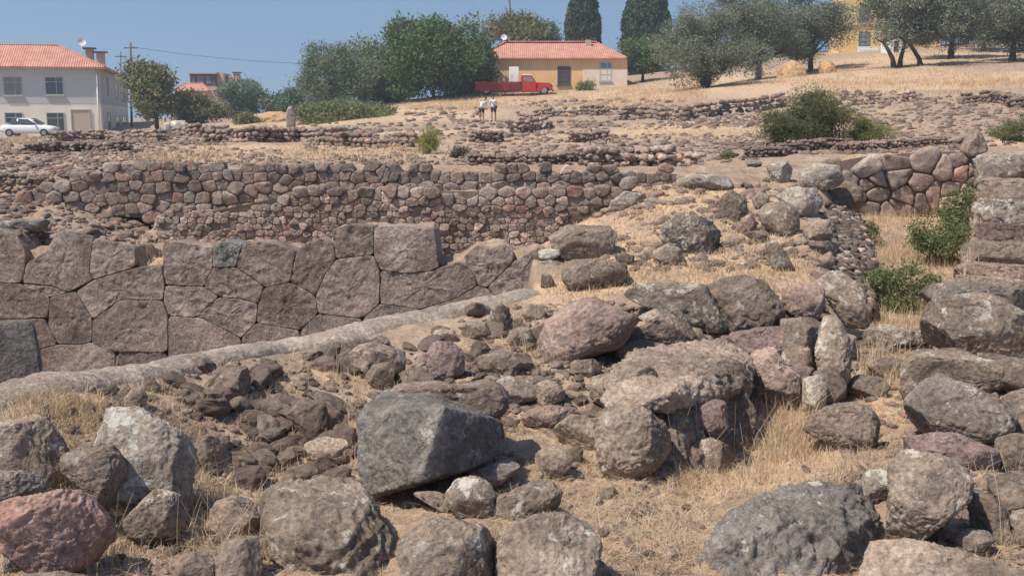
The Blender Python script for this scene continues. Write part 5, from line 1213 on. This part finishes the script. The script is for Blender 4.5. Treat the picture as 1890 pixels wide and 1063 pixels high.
class House:
    """local frame: x to the right along the front wall, y to the back; origin at a front corner on the ground"""
    def __init__(s, name, label, origin, rz, cat='house'):
        s.t = empty(name, origin, rz); tag(s.t, label, cat); s.o = np.array(origin, float); s.rz = rz
        c, sn = math.cos(rz), math.sin(rz); s.X = np.array([c, sn, 0]); s.Y = np.array([-sn, c, 0])
    def front(s, u, v, y=0.0):
        A = s.o + s.Y * y; w = on_plane(u, v, A, A + s.X) - s.o; return float(w @ s.X), float(w[2])
    def side(s, u, v, x=0.0):
        A = s.o + s.X * x; w = on_plane(u, v, A, A + s.Y) - s.o; return float(w @ s.Y), float(w[2])
    def window(s, x0, x1, z0, z1, y=0.0, pane='glass', frame='frame', nv=1, nh=1, sill=True, axis='x', x_at=0.0, fw=.07, name='window'):
        def bx(mb, a0, a1, b0, b1, d0, d1):
            if axis == 'x': mb.box(((a0 + a1) / 2, y + (d0 + d1) / 2, (b0 + b1) / 2), (a1 - a0, abs(d1 - d0), b1 - b0))
            else: mb.box((x_at - (d0 + d1) / 2, (a0 + a1) / 2, (b0 + b1) / 2), (abs(d1 - d0), a1 - a0, b1 - b0))
        f = MB(); bx(f, x0, x1, z1 - fw, z1, -.05, .03); bx(f, x0, x1, z0, z0 + fw, -.05, .03); bx(f, x0, x0 + fw, z0 + fw, z1 - fw, -.05, .03); bx(f, x1 - fw, x1, z0 + fw, z1 - fw, -.05, .03)
        for k in range(nv): xm = x0 + (x1 - x0) * (k + 1) / (nv + 1) + (.12 * (x1 - x0) if nv == 1 else 0); bx(f, xm - fw * .4, xm + fw * .4, z0 + fw, z1 - fw, -.04, .03)
        for k in range(nh): zm = z1 - (z1 - z0) * (.28 if nh == 1 else (k + 1) / (nh + 1)); bx(f, x0 + fw, x1 - fw, zm - fw * .4, zm + fw * .4, -.045, .03)
        w = f.build(name, PM[frame], s.t)
        g = MB(); bx(g, x0 + fw * .5, x1 - fw * .5, z0 + fw * .5, z1 - fw * .5, -.015, .02); g.build('pane', PM[pane], w)
        if sill: q = MB(); bx(q, x0 - .08, x1 + .08, z0 - .09, z0 - .002, -.14, .02); q.build('sill', PM[frame], w)
        return w
def hip_roof(t, x0, x1, y0, y1, z, ix, iy, rise, mat, thick=.16, fascia='white'):
    mb = MB(); e = [(x0, y0, z), (x1, y0, z), (x1, y1, z), (x0, y1, z)]; r = [(x0 + ix, y0 + iy, z + rise), (x1 - ix, y0 + iy, z + rise), (x1 - ix, y1 - iy, z + rise), (x0 + ix, y1 - iy, z + rise)]
    for k in range(4): mb.face([e[k], e[(k + 1) % 4], r[(k + 1) % 4], r[k]])
    if abs((y1 - y0) - 2 * iy) > .05: mb.face(r)
    lo = [(a, b, c - thick) for a, b, c in e]
    for k in range(4): mb.face([lo[k], lo[(k + 1) % 4], e[(k + 1) % 4], e[k]])
    mb.face(lo[::-1]); bmesh.ops.remove_doubles(mb.bm, verts=mb.bm.verts, dist=.001)
    ro = mb.build('roof', mat, t)
    for q in [[e[k], r[k]] for k in range(4)] + [[r[0], r[1]]]: MB().tube(q, .10, 8).build('ridge_tiles', PM['roof'], ro)
    return ro
# --- the white two storey house
O = P(190, 247, 98.0); rz = math.atan(0.265); O[2] = 0.0
h = House('two_storey_house', 'two storey white house with a red hipped roof at the left edge behind the car', O, rz)
ze = 1.6 + (219 - 131) / FPX * 98; zm = h.front(150, 192)[1]
MB().box((-11, 15, (zm - 1.2) / 2), (22, 30, zm + 1.2)).build('wall', PM['cream'], h.t)
MB().box((-11, 15, (zm + ze) / 2), (22.03, 30.03, ze - zm)).build('upper_wall', PM['greyw'], h.t)
hip_roof(h.t, -22.5, .5, -.5, 30.5, ze + .16, 4.2, 4.2, 2.05, PM['roof'])
for (a, b, c, d, pn) in ((5, 42, 142, 177, 'curtain'), (82, 118, 142, 176, 'glass'), (8, 44, 208, 242, 'glass'), (85, 121, 208, 246, 'glass'), (-72, -36, 142, 177, 'glass')):
    x0, z1 = h.front(a, c, -.02 if c < 190 else 0); x1, z0 = h.front(b, d, -.02 if c < 190 else 0); h.window(x0, x1, z0, z1, -.02 if c < 190 else 0.0, pn)
x0, z1 = h.front(131, 204); x1, z0 = h.front(168, 247)
p_ = MB().box(((x0 + x1) / 2, -.02, (z0 + z1) / 2), (x1 - x0, .06, z1 - z0)).build('garage_door', PM['panel'], h.t)
f = MB();
for xx in (x0, x1): f.box((xx, -.05, (z0 + z1) / 2), (.08, .1, z1 - z0))
f.box(((x0 + x1) / 2, -.05, z1 + .04), (x1 - x0 + .16, .1, .08)); f.build('frame', PM['frame'], p_)
MB().tube([(-.25, -.12, ze), (-.25, -.12, 0)], .07, 8).build('drainpipe', PM['white'], h.t, smooth=True)
for (a, b, c, d) in ((196, 200, 142, 180), (212, 218, 153, 186), (222, 229, 155, 187), (232, 236, 158, 190), (198, 204, 208, 240), (213, 222, 214, 246), (225, 234, 214, 244)):
    y0, z1 = h.side(a, c); y1, z0 = h.side(b, d); h.window(y0, y1, z0 + .2, z1, 0, 'glass', 'frame', 1 if b - a > 6 else 0, 0, axis='y', x_at=.02)
for (ua, ub, vt_) in ((158, 172, 91), (178, 193, 98)):
    xa, zt_ = h.front(ua, vt_, 11.0); xb, _ = h.front(ub, vt_, 11.0)
    c_ = MB().box(((xa + xb) / 2, 11.0, zt_ - 1.4), (xb - xa, .8, 2.8)).build('chimney', PM['pinkw'], h.t)
    MB().box(((xa + xb) / 2, 11.0, zt_ + .06), (xb - xa + .5, 1.2, .12)).build('chimney_cap', PM['darkroof'], c_)
def dish(parent, p, r, name='satellite_dish', mast=1.2, face=(0.3, -1, .35)):
    mb = MB(); d = Vector(face).normalized(); a = d.cross(Vector((0, 0, 1))).normalized(); b = a.cross(d); p = Vector(p); rings = []
    for q in range(5):
        rr = r * q / 4; rings.append([mb.bm.verts.new(p + (a * math.cos(t) + b * math.sin(t)) * rr - d * (r * .28 * (1 - (q / 4) ** 2))) for t in [2 * math.pi * k / 16 for k in range(16)]])
    for q in range(4):
        for k in range(16): mb.bm.faces.new((rings[q][k], rings[q][(k + 1) % 16], rings[q + 1][(k + 1) % 16], rings[q + 1][k]))
    bmesh.ops.remove_doubles(mb.bm, verts=mb.bm.verts, dist=.001)
    mb.tube([p - d * r * .25, p + d * r * .5], .02, 6); mb.tube([p - d * r * .3, p - Vector((0, 0, mast))], .035, 6)
    return mb.build(name, PM['white'], parent, smooth=True)
xx, zz = h.front(151, 78, 9.0); dish(h.t, (xx, 9.0, zz), .38, mast=1.6)
# --- the yellow house
G = P(888, 165, 110); G[2] = 4.0
h = House('yellow_house', 'long single storey ochre house with a red tiled hipped roof behind the red truck', G, 0.0)
X1, ZE = h.front(1158, 110); XP, ZP = h.front(1076, 127)
MB().box((X1 / 2, 4, (ZE - 1) / 2), (X1, 8, ZE + 1)).build('wall', PM['ochre'], h.t)
MB().box(((X1 + XP) / 2, 3.99, (ZP - 1) / 2), (X1 - XP + .02, 8.04, ZP + 1)).build('plinth', PM['peach'], h.t)
zr = h.front(1000, 80, 4)[1] - ZE
hip_roof(h.t, -.35, X1 - .1, -.38, 8.4, ZE + .12, 2.75, 4.6, zr, PM['roof'], .12)
for a, b, c, d, pn, fr, nv, nh in ((1029, 1053, 123, 158, 'shutter', 'wood', 1, 3), (1107, 1129, 115, 150, 'bluepane', 'bluef', 1, 2)):
    x0, z1 = h.front(a, c); x1, z0 = h.front(b, d); h.window(x0, x1, z0, z1, 0.0, pn, fr, nv, nh, fw=.1)
xx, zz = h.front(930, 69, 4.0); dish(h.t, (xx, 4.0, zz), .33, mast=.9)
x, z = h.front(1085, 79, 4); MB().box((x, 3.2, z - .25), (.55, .5, .9)).build('chimney', PM['pinkw'], h.t)
x, z = h.front(1115, 84, 4); MB().box((x, 3.4, z - .4), (.4, .4, .8)).build('chimney', PM['pinkw'], h.t)
# --- the orange house on the hill
G = P(1549, 95, 122); G[2] = 8.2
h = House('orange_house', 'tall two storey orange house half hidden by the olive trees on the hill', G, 0.0)
X1 = h.front(1735, 90)[0]; ZT = h.front(1549, -95)[1]
MB().box((X1 / 2, 2, ZT / 2 - .5), (X1, 4, ZT + 1)).build('wall', PM['orange'], h.t)
zc = h.front(1600, 46)[1]; MB().box((X1 / 2, -.08, zc), (X1 + .2, .2, .22)).build('cornice', PM['pinkw'], h.t)
hip_roof(h.t, -.4, X1 + .4, -.5, 4.5, ZT, 2.4, 2.5, 1.6, PM['roof'])
for a, b, c, d in ((1587, 1603, 8, 38), (1586, 1605, 59, 87), (1656, 1672, 8, 38), (1656, 1672, 59, 87), (1586, 1604, -60, -25)):
    x0, z1 = h.front(a, c); x1, z0 = h.front(b, d); h.window(x0, x1, z0, z1, 0.0, 'bluepane', 'wood', 1, 2, fw=.1)
x0, z0 = h.front(1560, 92); s_ = MB()
for k in range(3): s_.box((3.0, -.35 - k * .3, .2 + .18 * (2 - k)), (2.2, .3, .36 * (3 - k)))
s_.build('steps', PM['marble'], h.t)
G = P(1640, 98, 112); G[2] = 7.6
h = House('white_shed', 'small whitewashed shed glimpsed between the slanting olive trunks', G, 0.0, 'shed')
X1, Z1_ = h.front(1668, 66); MB().box((X1 / 2, 1.2, Z1_ / 2 - .5), (X1, 2.4, Z1_ + 1)).build('wall', PM['white'], h.t)
hip_roof(h.t, -.15, X1 + .15, -.15, 2.55, Z1_ + .08, .5, 1.35, .35, PM['roof'], .08)
x0, z1 = h.front(1650, 76); x1, z0 = h.front(1658, 96); h.window(x0, x1, max(z0, .1), z1, 0, 'shutter', 'wood', 0, 0, name='door', sill=False)
# --- distant houses
G = P(338, 190, 168); G[2] = 1.0
h = House('far_house', 'distant pinkish house with a dark brown upper floor beyond the small trees', G, 0.0)
x1, zt = h.front(400, 160); x2, zt2 = h.front(392, 136)
MB().box((x1 / 2, 5, zt / 2), (x1, 10, zt)).build('wall', PM['pinkw'], h.t)
x3 = h.front(345, 150)[0]
MB().box(((x3 + x2) / 2, 5.5, (zt + zt2) / 2), (x2 - x3, 8, zt2 - zt)).build('upper_floor', PM['darkroof'], h.t)
MB().box(((x3 + x2) / 2, 5.5, zt2 + .12), (x2 - x3 + .6, 8.8, .24)).build('roof', PM['frame'], h.t)
x, z = h.front(397, 134); MB().box((x, 3, (z + zt) / 2), (1.2, 1.2, z - zt)).build('chimney', PM['pinkw'], h.t)
hip = hip_roof(h.t, -1.2, x3 + 3.6, -1.5, 3.2, h.front(340, 168)[1], 1.5, 2.2, 1.1, PM['roof'], .1)
for a, b in ((350, 358), (366, 374), (382, 388)):
    xa, z1 = h.front(a, 142, 1.5); xb, z0 = h.front(b, 154, 1.5); h.window(xa, xb, z0, z1, 1.5, 'glass', 'frame', 0, 0, sill=False)
G = P(398, 185, 185); G[2] = 1.0
h = House('far_house', 'distant low house with a dark roof and a square chimney tower', G, 0.0)
x1, zt = h.front(440, 158); MB().box((x1 / 2, 4, zt / 2), (x1, 8, zt)).build('wall', PM['pinkw'], h.t)
hip_roof(h.t, -.5, x1 + .5, -.5, 8.5, zt, 2.4, 4.5, 1.6, PM['darkroof'], .15)
x, z = h.front(429, 134); c_ = MB().box((x, 3, (z + zt) / 2), (1.0, 1.0, z - zt)).build('chimney', PM['pinkw'], h.t)
x, z = h.front(429, 133); MB().box((x, 3, z), (1.4, 1.4, .15)).build('chimney_cap', PM['darkroof'], c_)
G = P(572, 195, 230); G[2] = 1.0
h = House('far_house', 'pale distant block glimpsed under the drooping tree', G, 0.0)
x1, zt = h.front(606, 152); MB().box((x1 / 2, 6, zt / 2), (x1, 12, zt)).build('wall', PM['white'], h.t)
MB().box((x1 / 2, 6, zt + .2), (x1 + .8, 12.8, .4)).build('roof', PM['frame'], h.t)
for k in range(2):
    for j in range(2):
        xa = x1 * (.16 + .42 * k); h.window(xa, xa + x1 * .22, zt * (.25 + .38 * j), zt * (.45 + .38 * j), 0, 'glass', 'frame', 0, 0, sill=False)
# ------------------------------------------------------------------ poles and wire
def pole(u, vb, vt, Y, r, label, arms=0, lean=0.0):
    a = P(u, vb, Y); b = P(u + lean, vt, Y); a[2] = min(a[2], float(H(a[0], a[1]))) - .3
    t = empty('utility_pole', a); tag(t, label, 'pole')
    MB().tube([(0, 0, 0), tuple(b - a)], [r, r * .7], 8).build('post', PM['wood'], t, smooth=True)
    for k in range(arms): MB().box(tuple((b - a) * (1 - .06 * (k + 1))), (1.3, .1, .1)).build('cross_arm', PM['wood'], t)
    return b
w0 = pole(243, 240, 79, 108, .13, 'dark wooden pole behind the right corner of the white house', 1, -2)
pole(223, 240, 96, 125, .09, 'thin grey mast just left of the dark pole behind the white house', 1)
w1 = pole(952, 150, -60, 135, .13, 'dark leaning pole rising behind the yellow house', 1, -16)
wb = MB(); mid = lambda a, b, t, sag: a + (b - a) * t - np.array([0, 0, sag * 4 * t * (1 - t)])
we = P(640, 118, 140)
wb.tube([mid(w0 - np.array([0, 0, .4]) * 1, we, k / 14, .5) for k in range(15)], .016, 5); tag(wb.build('overhead_wire', PM['black']), 'thin overhead wire crossing the sky right of the dark pole', 'wire')

# ------------------------------------------------------------------ white car
def wheel(parent, x, y, r, w=.2):
    mb = MB(); prof = [(-w / 2, r * .62), (-w / 2, r * .92), (-w / 2 + .03, r), (w / 2 - .03, r), (w / 2, r * .92), (w / 2, r * .62)]; n = 24; rings = []
    for yy, rr in prof: rings.append([mb.bm.verts.new((math.cos(2 * math.pi * k / n) * rr, yy, math.sin(2 * math.pi * k / n) * rr)) for k in range(n)])
    for a, b in zip(rings, rings[1:]):
        for k in range(n): mb.bm.faces.new((a[k], a[(k + 1) % n], b[(k + 1) % n], b[k]))
    e = empty('wheel', (x, y, r)); e.parent = parent
    mb.build('tyre', PM['black'], e, smooth=True)
    q = MB(); q.tube([(0, -w / 2 + .01, 0), (0, w / 2 - .01, 0)], r * .62, 20); q.tube([(0, -w / 2 - .01, 0), (0, w / 2 + .01, 0)], r * .16, 10); q.build('rim', PM['steel'], e)
    return e
def loft(sections, name, mat, parent, sub=1):
    bm = bmesh.new(); rs = [[bm.verts.new(p) for p in s] for s in sections]; n = len(rs[0])
    for a, b in zip(rs, rs[1:]):
        for k in range(n): bm.faces.new((a[k], a[(k + 1) % n], b[(k + 1) % n], b[k]))
    bm.faces.new(rs[0][::-1]); bm.faces.new(rs[-1]); bmesh.ops.recalc_face_normals(bm, faces=bm.faces)
    me = bpy.data.meshes.new(name); bm.to_mesh(me); bm.free(); me.polygons.foreach_set('use_smooth', np.ones(len(me.polygons), bool))
    o = link_mesh(name, me, mat, parent)
    if sub: s = o.modifiers.new('s', 'SUBSURF'); s.levels = sub; s.render_levels = sub
    return o
def car():
    c = P(57, 252, 84); c[2] = 1.6 + (219 - 251.5) / FPX * 84; t = empty('car', c, math.radians(4)); tag(t, 'white hatchback car parked in front of the white house', 'car')
    def sec(x, zb, zt, hw, r=.12): return [(x, -hw, zb + r), (x, -hw * .93, zb), (x, hw * .93, zb), (x, hw, zb + r), (x, hw, zt - r), (x, hw * .9, zt), (x, -hw * .9, zt), (x, -hw, zt - r)]
    loft([sec(-2.02, .38, .78, .72), sec(-1.9, .25, .9, .80), (sec(-1.3, .22, .93, .83)), sec(0, .2, .92, .84), sec(1.0, .22, .9, .83), sec(1.75, .25, .78, .80), sec(2.0, .32, .66, .70)], 'body', PM['carw'], t)
    cb = [(x, s, z) for x, z, s in ()]
    def cs(x, z, hw): return [(x, -.80, .86), (x, .80, .86), (x, hw, z), (x, -hw, z)]
    cabin = loft([cs(-1.75, .92, .72), cs(-1.15, 1.36, .60), cs(-.5, 1.42, .60), cs(.15, 1.38, .60), cs(.95, .93, .70)], 'cabin', PM['carw'], t)
    def quad(pts, nm='window'): m = MB(); m.prism([(p[0], p[1]) for p in pts], -.012, .012); return m
    for s in (-1, 1):
        for pts in ([(-1.45, .97), (-1.08, 1.27), (-.72, 1.32), (-.72, .97)], [(-.62, .97), (-.62, 1.33), (.08, 1.29), (.62, .97)]):
            m = MB(); ins = []
            vs = [(x, s * (.815 - (z - .9) * .36), z) for x, z in pts]; m.face(vs); m.face([(a, b - s * .03, c_) for a, b, c_ in vs][::-1]); m.build('side_window', PM['glass'], t)
    m = MB(); m.face([(.98, -.60, .96), (.98, .60, .96), (.26, .52, 1.36), (.26, -.52, 1.36)]); m.build('windscreen', PM['glass'], t)
    m = MB(); m.face([(-1.74, -.58, .98), (-1.74, .58, .98), (-1.24, .50, 1.34), (-1.24, -.50, 1.34)]); m.build('rear_window', PM['glass'], t)
    for x in (-1.28, 1.25):
        for y in (-.76, .76): wheel(t, x, y, .29)
    for y in (-.55, .55): MB().box((1.93, y, .6), (.12, .3, .14), bevel=.03).build('headlight', PM['lamp'], t); MB().box((-1.98, y, .72), (.08, .26, .16), bevel=.02).build('tail_light', PM['red'], t)
    MB().box((1.98, 0, .38), (.16, 1.4, .16), bevel=.05).build('bumper', PM['frame'], t); MB().box((-2.02, 0, .42), (.16, 1.4, .16), bevel=.05).build('bumper', PM['frame'], t)
    for y in (-.88, .88): MB().box((.62, y, .95), (.14, .16, .1), bevel=.03).build('wing_mirror', PM['black'], t)
car()
# ------------------------------------------------------------------ red truck, nose to the right
def truck():
    c = P(948, 172, 103); c[2] = float(H(c[0], c[1])) ; sc = 103 / FPX; t = empty('truck', c); tag(t, 'red flatbed truck with dark red side boards parked before the yellow house', 'truck')
    X = lambda u: (u - 948) * sc
    base = c[2]; Z = lambda v: P(948, v, 103)[2] - base
    x0, x1 = X(879), X(960); zb, zt = Z(168), Z(152)
    MB().box(((x0 + x1) / 2, 0, zb), (x1 - x0, 2.2, .12)).build('load_bed', PM['dred'], t)
    for y in (-1.1, 1.1):
        m = MB(); m.box(((x0 + x1) / 2, y, (zb + zt) / 2), (x1 - x0, .06, zt - zb))
        for k in range(6): m.box((x0 + (x1 - x0) * k / 5, y - .05 * np.sign(-y) * -1, (zb + zt) / 2), (.09, .1, zt - zb + .06))
        for q in (.33, .66): m.box(((x0 + x1) / 2, y * 1.035, zb + (zt - zb) * q), (x1 - x0, .03, .04))
        m.build('side_board', PM['dred'], t)
    MB().box((x0, 0, (zb + zt) / 2), (.06, 2.14, zt - zb)).build('tailboard', PM['dred'], t)
    xa, xb, xc = X(961), X(987), X(1018); zr, zh, zc = Z(139), Z(153), Z(170)
    MB().prism([(xa, zc), (xb + .1, zc), (xb + .1, zh), (xb - .35, zr - .06), (xa, zr - .06)], -1.0, 1.0, bevel=.07).build('cab', PM['red'], t, smooth=False)
    MB().box(((xa + xb) / 2 - .12, 0, zr - .01), (xb - xa - .4, 1.96, .10), bevel=.04).build('cab_roof', PM['white'], t)
    for y in (-1.005, 1.005):
        m = MB(); m.prism([(xa + .25, zh + .05), (xb - .1, zh + .05), (xb - .42, zr - .2), (xa + .25, zr - .2)], y - .008, y + .008); m.build('cab_window', PM['curtain'], t)
        d = MB(); d.box(((xa + xb) / 2, y, (zh + zc) / 2), (xb - xa - .35, .02, (zh - zc) * .86)); dd = d.build('door', PM['red'], t); MB().box((xa + .35, y * 1.02, zh - .2), (.16, .04, .04)).build('handle', PM['steel'], dd)
    m = MB(); m.face([(xb + .08, -.8, zh + .04), (xb + .08, .8, zh + .04), (xb - .28, .8, zr - .15), (xb - .28, -.8, zr - .15)]); m.build('windscreen', PM['glass'], t)
    MB().prism([(xb, zc + .1), (xc, zc + .15), (xc, zh - .22), (xc - .25, zh - .03), (xb, zh + .02)], -.78, .78, bevel=.08).build('bonnet', PM['red'], t)
    for y in (-.86, .86): MB().prism([(xb + .1, zc), (xb + .25, zh - .35), (xb + .6, zh - .22), (xc - .3, zh - .25), (xc - .05, zh - .5), (xc - .05, zc + .25), (xc - .25, zc + .1), (xc - .4, zc + .42), (xb + .75, zc + .42), (xb + .5, zc)], y - .16, y + .16, bevel=.04).build('mudguard', PM['red'], t)
    MB().box((xc + .08, 0, zc + .12), (.14, 1.9, .2), bevel=.03).build('bumper', PM['steel'], t)
    for y in (-.6, .6): MB().tube([(xc - .02, y, zc + .55), (xc + .06, y, zc + .55)], .13, 14).build('headlight', PM['lamp'], t)
    for x in (xc - .78, x0 + 1.0):
        for y in (-.88, .88): wheel(t, x, y, .42, .26)
    MB().box((-.3, 0, .62), (xc - x0 - .6, .8, .14)).build('chassis', PM['black'], t)
    # upright white cabinet standing in the load bed behind the cab
    x2, x3 = X(940), X(957); z2, z3 = zb + .06, Z(124)
    k = empty('cabinet', (c[0] + (x2 + x3) / 2, c[1], base + z2)); tag(k, 'white upright cabinet standing on the truck load bed behind the cab', 'cabinet')
    MB().box((0, 0, (z3 - z2) / 2), (x3 - x2, .6, z3 - z2), bevel=.02).build('body', PM['white'], k)
    MB().box((.03, -.315, (z3 - z2) / 2), ((x3 - x2) * .9, .03, (z3 - z2) * .94)).build('door', PM['white'], k)
    MB().box((-.2, -.345, (z3 - z2) * .6), (.04, .03, .3)).build('handle', PM['steel'], k)
truck()
# ------------------------------------------------------------------ small fixed things
def signpost():
    a = P(823, 185, 104); a[2] = float(H(a[0], a[1])); t = empty('sign', a); tag(t, 'small blank white sign on a post under the leafy trees', 'sign')
    z = P(823, 148, 104)[2] - a[2]; MB().tube([(0, 0, -.2), (0, 0, z)], .04, 8).build('post', PM['steel'], t, smooth=True); MB().box((0, -.05, z), (.32, .03, .5)).build('board', PM['white'], t)
signpost()
def marble(u0, v0, u1, v1, Y, label, e, dx=0):
    hero(label, [(u0, v0), (u1, v0 - 1), (u1 + 1, v1), (u0, v1)], 'white', .8, Y=Y, e=e, rnd=2, amp=.5, lvl=4, sink=.3, name='stone_block', cat='block', crack=0)
marble(303, 228, 314, 243, 60, 'small upright white stone block left of the larger white one', .25)
marble(317, 224, 342, 243, 60.5, 'larger white stone block on the ruins near the white house', .3)
hero('narrow pale standing stone post in front of the hedge', [(529,205),(534,197),(541,200),(546,212),(545,240),(528,240)], 'pale', .8, Y=62, e=.4, rnd=2, lvl=4, name='stone_post', cat='post', crack=.2)
for (u, v, w, hh, Y, lab) in ((1462, 134, 52, 30, 88, 'pale brown heap of dry straw below the dark olive tree'), (1527, 124, 32, 22, 92, 'smaller reddish heap of dry straw right of the first heap'), (505, 236, 80, 15, 94, 'mound of reddish straw left of the standing stone post')):
    c = P(u, v, Y); s = Y / FPX; c[2] = float(H(c[0], c[1])); V0, F0 = ico(5)
    V = V0 * np.array([w * s / 2, w * s / 2, hh * s]); V[:, 2] = np.maximum(V[:, 2], -.2); V *= (1 + .16 * fbm(V * 1.1 + u, 4))[:, None]
    o = link_mesh('straw_heap', mesh_np('straw_heap', V, F0), plain_mat('heaped_straw', (0.46, 0.29, 0.16), .95, .3, 3, bumpd=.15), None, c); tag(o, lab, 'heap')
# ------------------------------------------------------------------ the two walkers
def person(u, vf, Y, hgt, label, lean, stride, bag, seed, hairc=(0.04, 0.03, 0.02), face=-1):
    g = P(u, vf, Y); g[2] = float(H(g[0], g[1])); t = empty('person', g, math.radians(12 * face)); tag(t, label, 'person')
    k = hgt / 1.75
    def skin(name, verts, edges, rad, mat, root=0, sub=2):
        me = bpy.data.meshes.new(name); me.from_pydata([tuple(c * k for c in v) for v in verts], edges, []); o = link_mesh(name, me, mat, t)
        s = o.modifiers.new('skin', 'SKIN'); s.use_smooth_shade = True
        for i, r in enumerate(rad): me.skin_vertices[0].data[i].radius = (r[0] * k, r[1] * k) if hasattr(r, '__len__') else (r * k, r * k); me.skin_vertices[0].data[i].use_root = i == root
        q = o.modifiers.new('sub', 'SUBSURF'); q.levels = q.render_levels = sub; return o
    L_ = lean
    V = [(0, 0, .95), (0, 0, 1.12), (L_ * .4, .0, 1.30), (L_ * .7, 0, 1.44), (L_, -.01, 1.52), (L_ * 1.2, -.02, 1.60), (L_ * 1.3, -.02, 1.69),
         (-.19 + L_ * .6, 0, 1.42), (-.25 + L_ * .4, .03, 1.15), (-.24, -.06, .92), (-.24, -.08, .84), (.19 + L_ * .6, 0, 1.42), (.25 + L_ * .4, .02, 1.15), (.24, -.08, .93), (.24, -.10, .85),
         (-.10, 0, .88), (-.11, -stride * .5, .50), (-.11, -stride * .6 + .1, .09), (-.12, -stride * .6 - .08, .03), (.10, 0, .88), (.11, stride * .4, .50), (.11, stride * .9, .10), (.12, stride * .9 - .16, .03)]
    E = [(0, 1), (1, 2), (2, 3), (3, 4), (4, 5), (5, 6), (3, 7), (7, 8), (8, 9), (9, 10), (3, 11), (11, 12), (12, 13), (13, 14), (0, 15), (15, 16), (16, 17), (17, 18), (0, 19), (19, 20), (20, 21), (21, 22)]
    Rr = [(.15, .11), (.13, .10), (.15, .11), (.12, .09), .055, .085, .08, .055, .045, .033, .03, .055, .045, .033, .03, .085, .06, .042, .04, .085, .06, .042, .04]
    sk = plain_mat('skin', (0.42, 0.25, 0.17), .6, .05, 8)
    skin('body', V, E, Rr, sk)
    sh = plain_mat('shirt', (0.66, 0.70, 0.74), .9, .05, 8); st = plain_mat('shorts', (0.035, 0.04, 0.07), .9, .1, 8); hr = plain_mat('hair', hairc, .8, .1, 20)
    skin('shirt', [V[0], V[1], V[2], V[3], V[7], tuple(np.array(V[7]) * .45 + np.array(V[8]) * .55), V[11], tuple(np.array(V[11]) * .45 + np.array(V[12]) * .55)], [(0, 1), (1, 2), (2, 3), (3, 4), (4, 5), (3, 6), (6, 7)], [(.18, .135), (.165, .125), (.175, .13), (.13, .10), .075, .07, .075, .07], sh)
    skin('shorts', [(0, 0, .98), (-.10, 0, .88), (-.11, -stride * .35, .60), (.10, 0, .88), (.11, stride * .3, .60)], [(0, 1), (1, 2), (0, 3), (3, 4)], [(.165, .125), .115, .095, .115, .095], st)
    V0, F0 = ico(3); Vh = V0 * np.array([.095, .11, .11]) * k; Vh[:, 2] = np.where(Vh[:, 1] < -.02, np.maximum(Vh[:, 2], .02), Vh[:, 2])
    link_mesh('hair', mesh_np('hair', Vh + np.array([L_ * 1.3, .02, 1.68]) * k, F0), hr, t)
    for s in (-1, 1): MB().box(((-.12 if s < 0 else .12) * k, ((-stride * .6) if s < 0 else (stride * .9 - .06)) * k, .035 * k), (.095 * k, .27 * k, .07 * k), bevel=.02).build('shoe', PM['black'], t)
    if bag:
        m = MB(); m.tube([tuple(c * k for c in p) for p in ((-.16, -.11, 1.42), (0, -.15, 1.22), (.17, -.10, 1.02))], .025 * k, 6); m.box((.20 * k, -.06 * k, .98 * k), (.12 * k, .26 * k, .20 * k), bevel=.03)
        tag(m.build('shoulder_bag', st), None); bag_o = COL.objects[-1]; bag_o.location = g; bag_o.rotation_euler = t.rotation_euler; tag(bag_o, 'dark shoulder bag slung across the right walker', 'bag')
person(889, 224, 78, 1.72, 'left of two walkers in a pale shirt and dark shorts leaning to the right', .22, .12, False, 1)
person(911, 226, 77, 1.74, 'right of two walkers in a pale shirt with a dark bag strap across the body', -.03, .22, True, 2)

# ------------------------------------------------------------------ hazy air
hz = MB().box((0, 395, 10.5), (2300, 840, 35)).build('haze', None); tag(hz, kind='stuff')
hm = bpy.data.materials.new('haze_air'); hm.use_nodes = True; nt = hm.node_tree; nt.nodes.clear()
pv = nt.nodes.new('ShaderNodeVolumePrincipled'); pv.inputs['Color'].default_value = (0.84, 0.93, 1.0, 1); pv.inputs['Density'].default_value = 0.0009; pv.inputs['Anisotropy'].default_value = 0.3
mo = nt.nodes.new('ShaderNodeOutputMaterial'); nt.links.new(pv.outputs[0], mo.inputs['Volume']); hz.data.materials.append(hm)
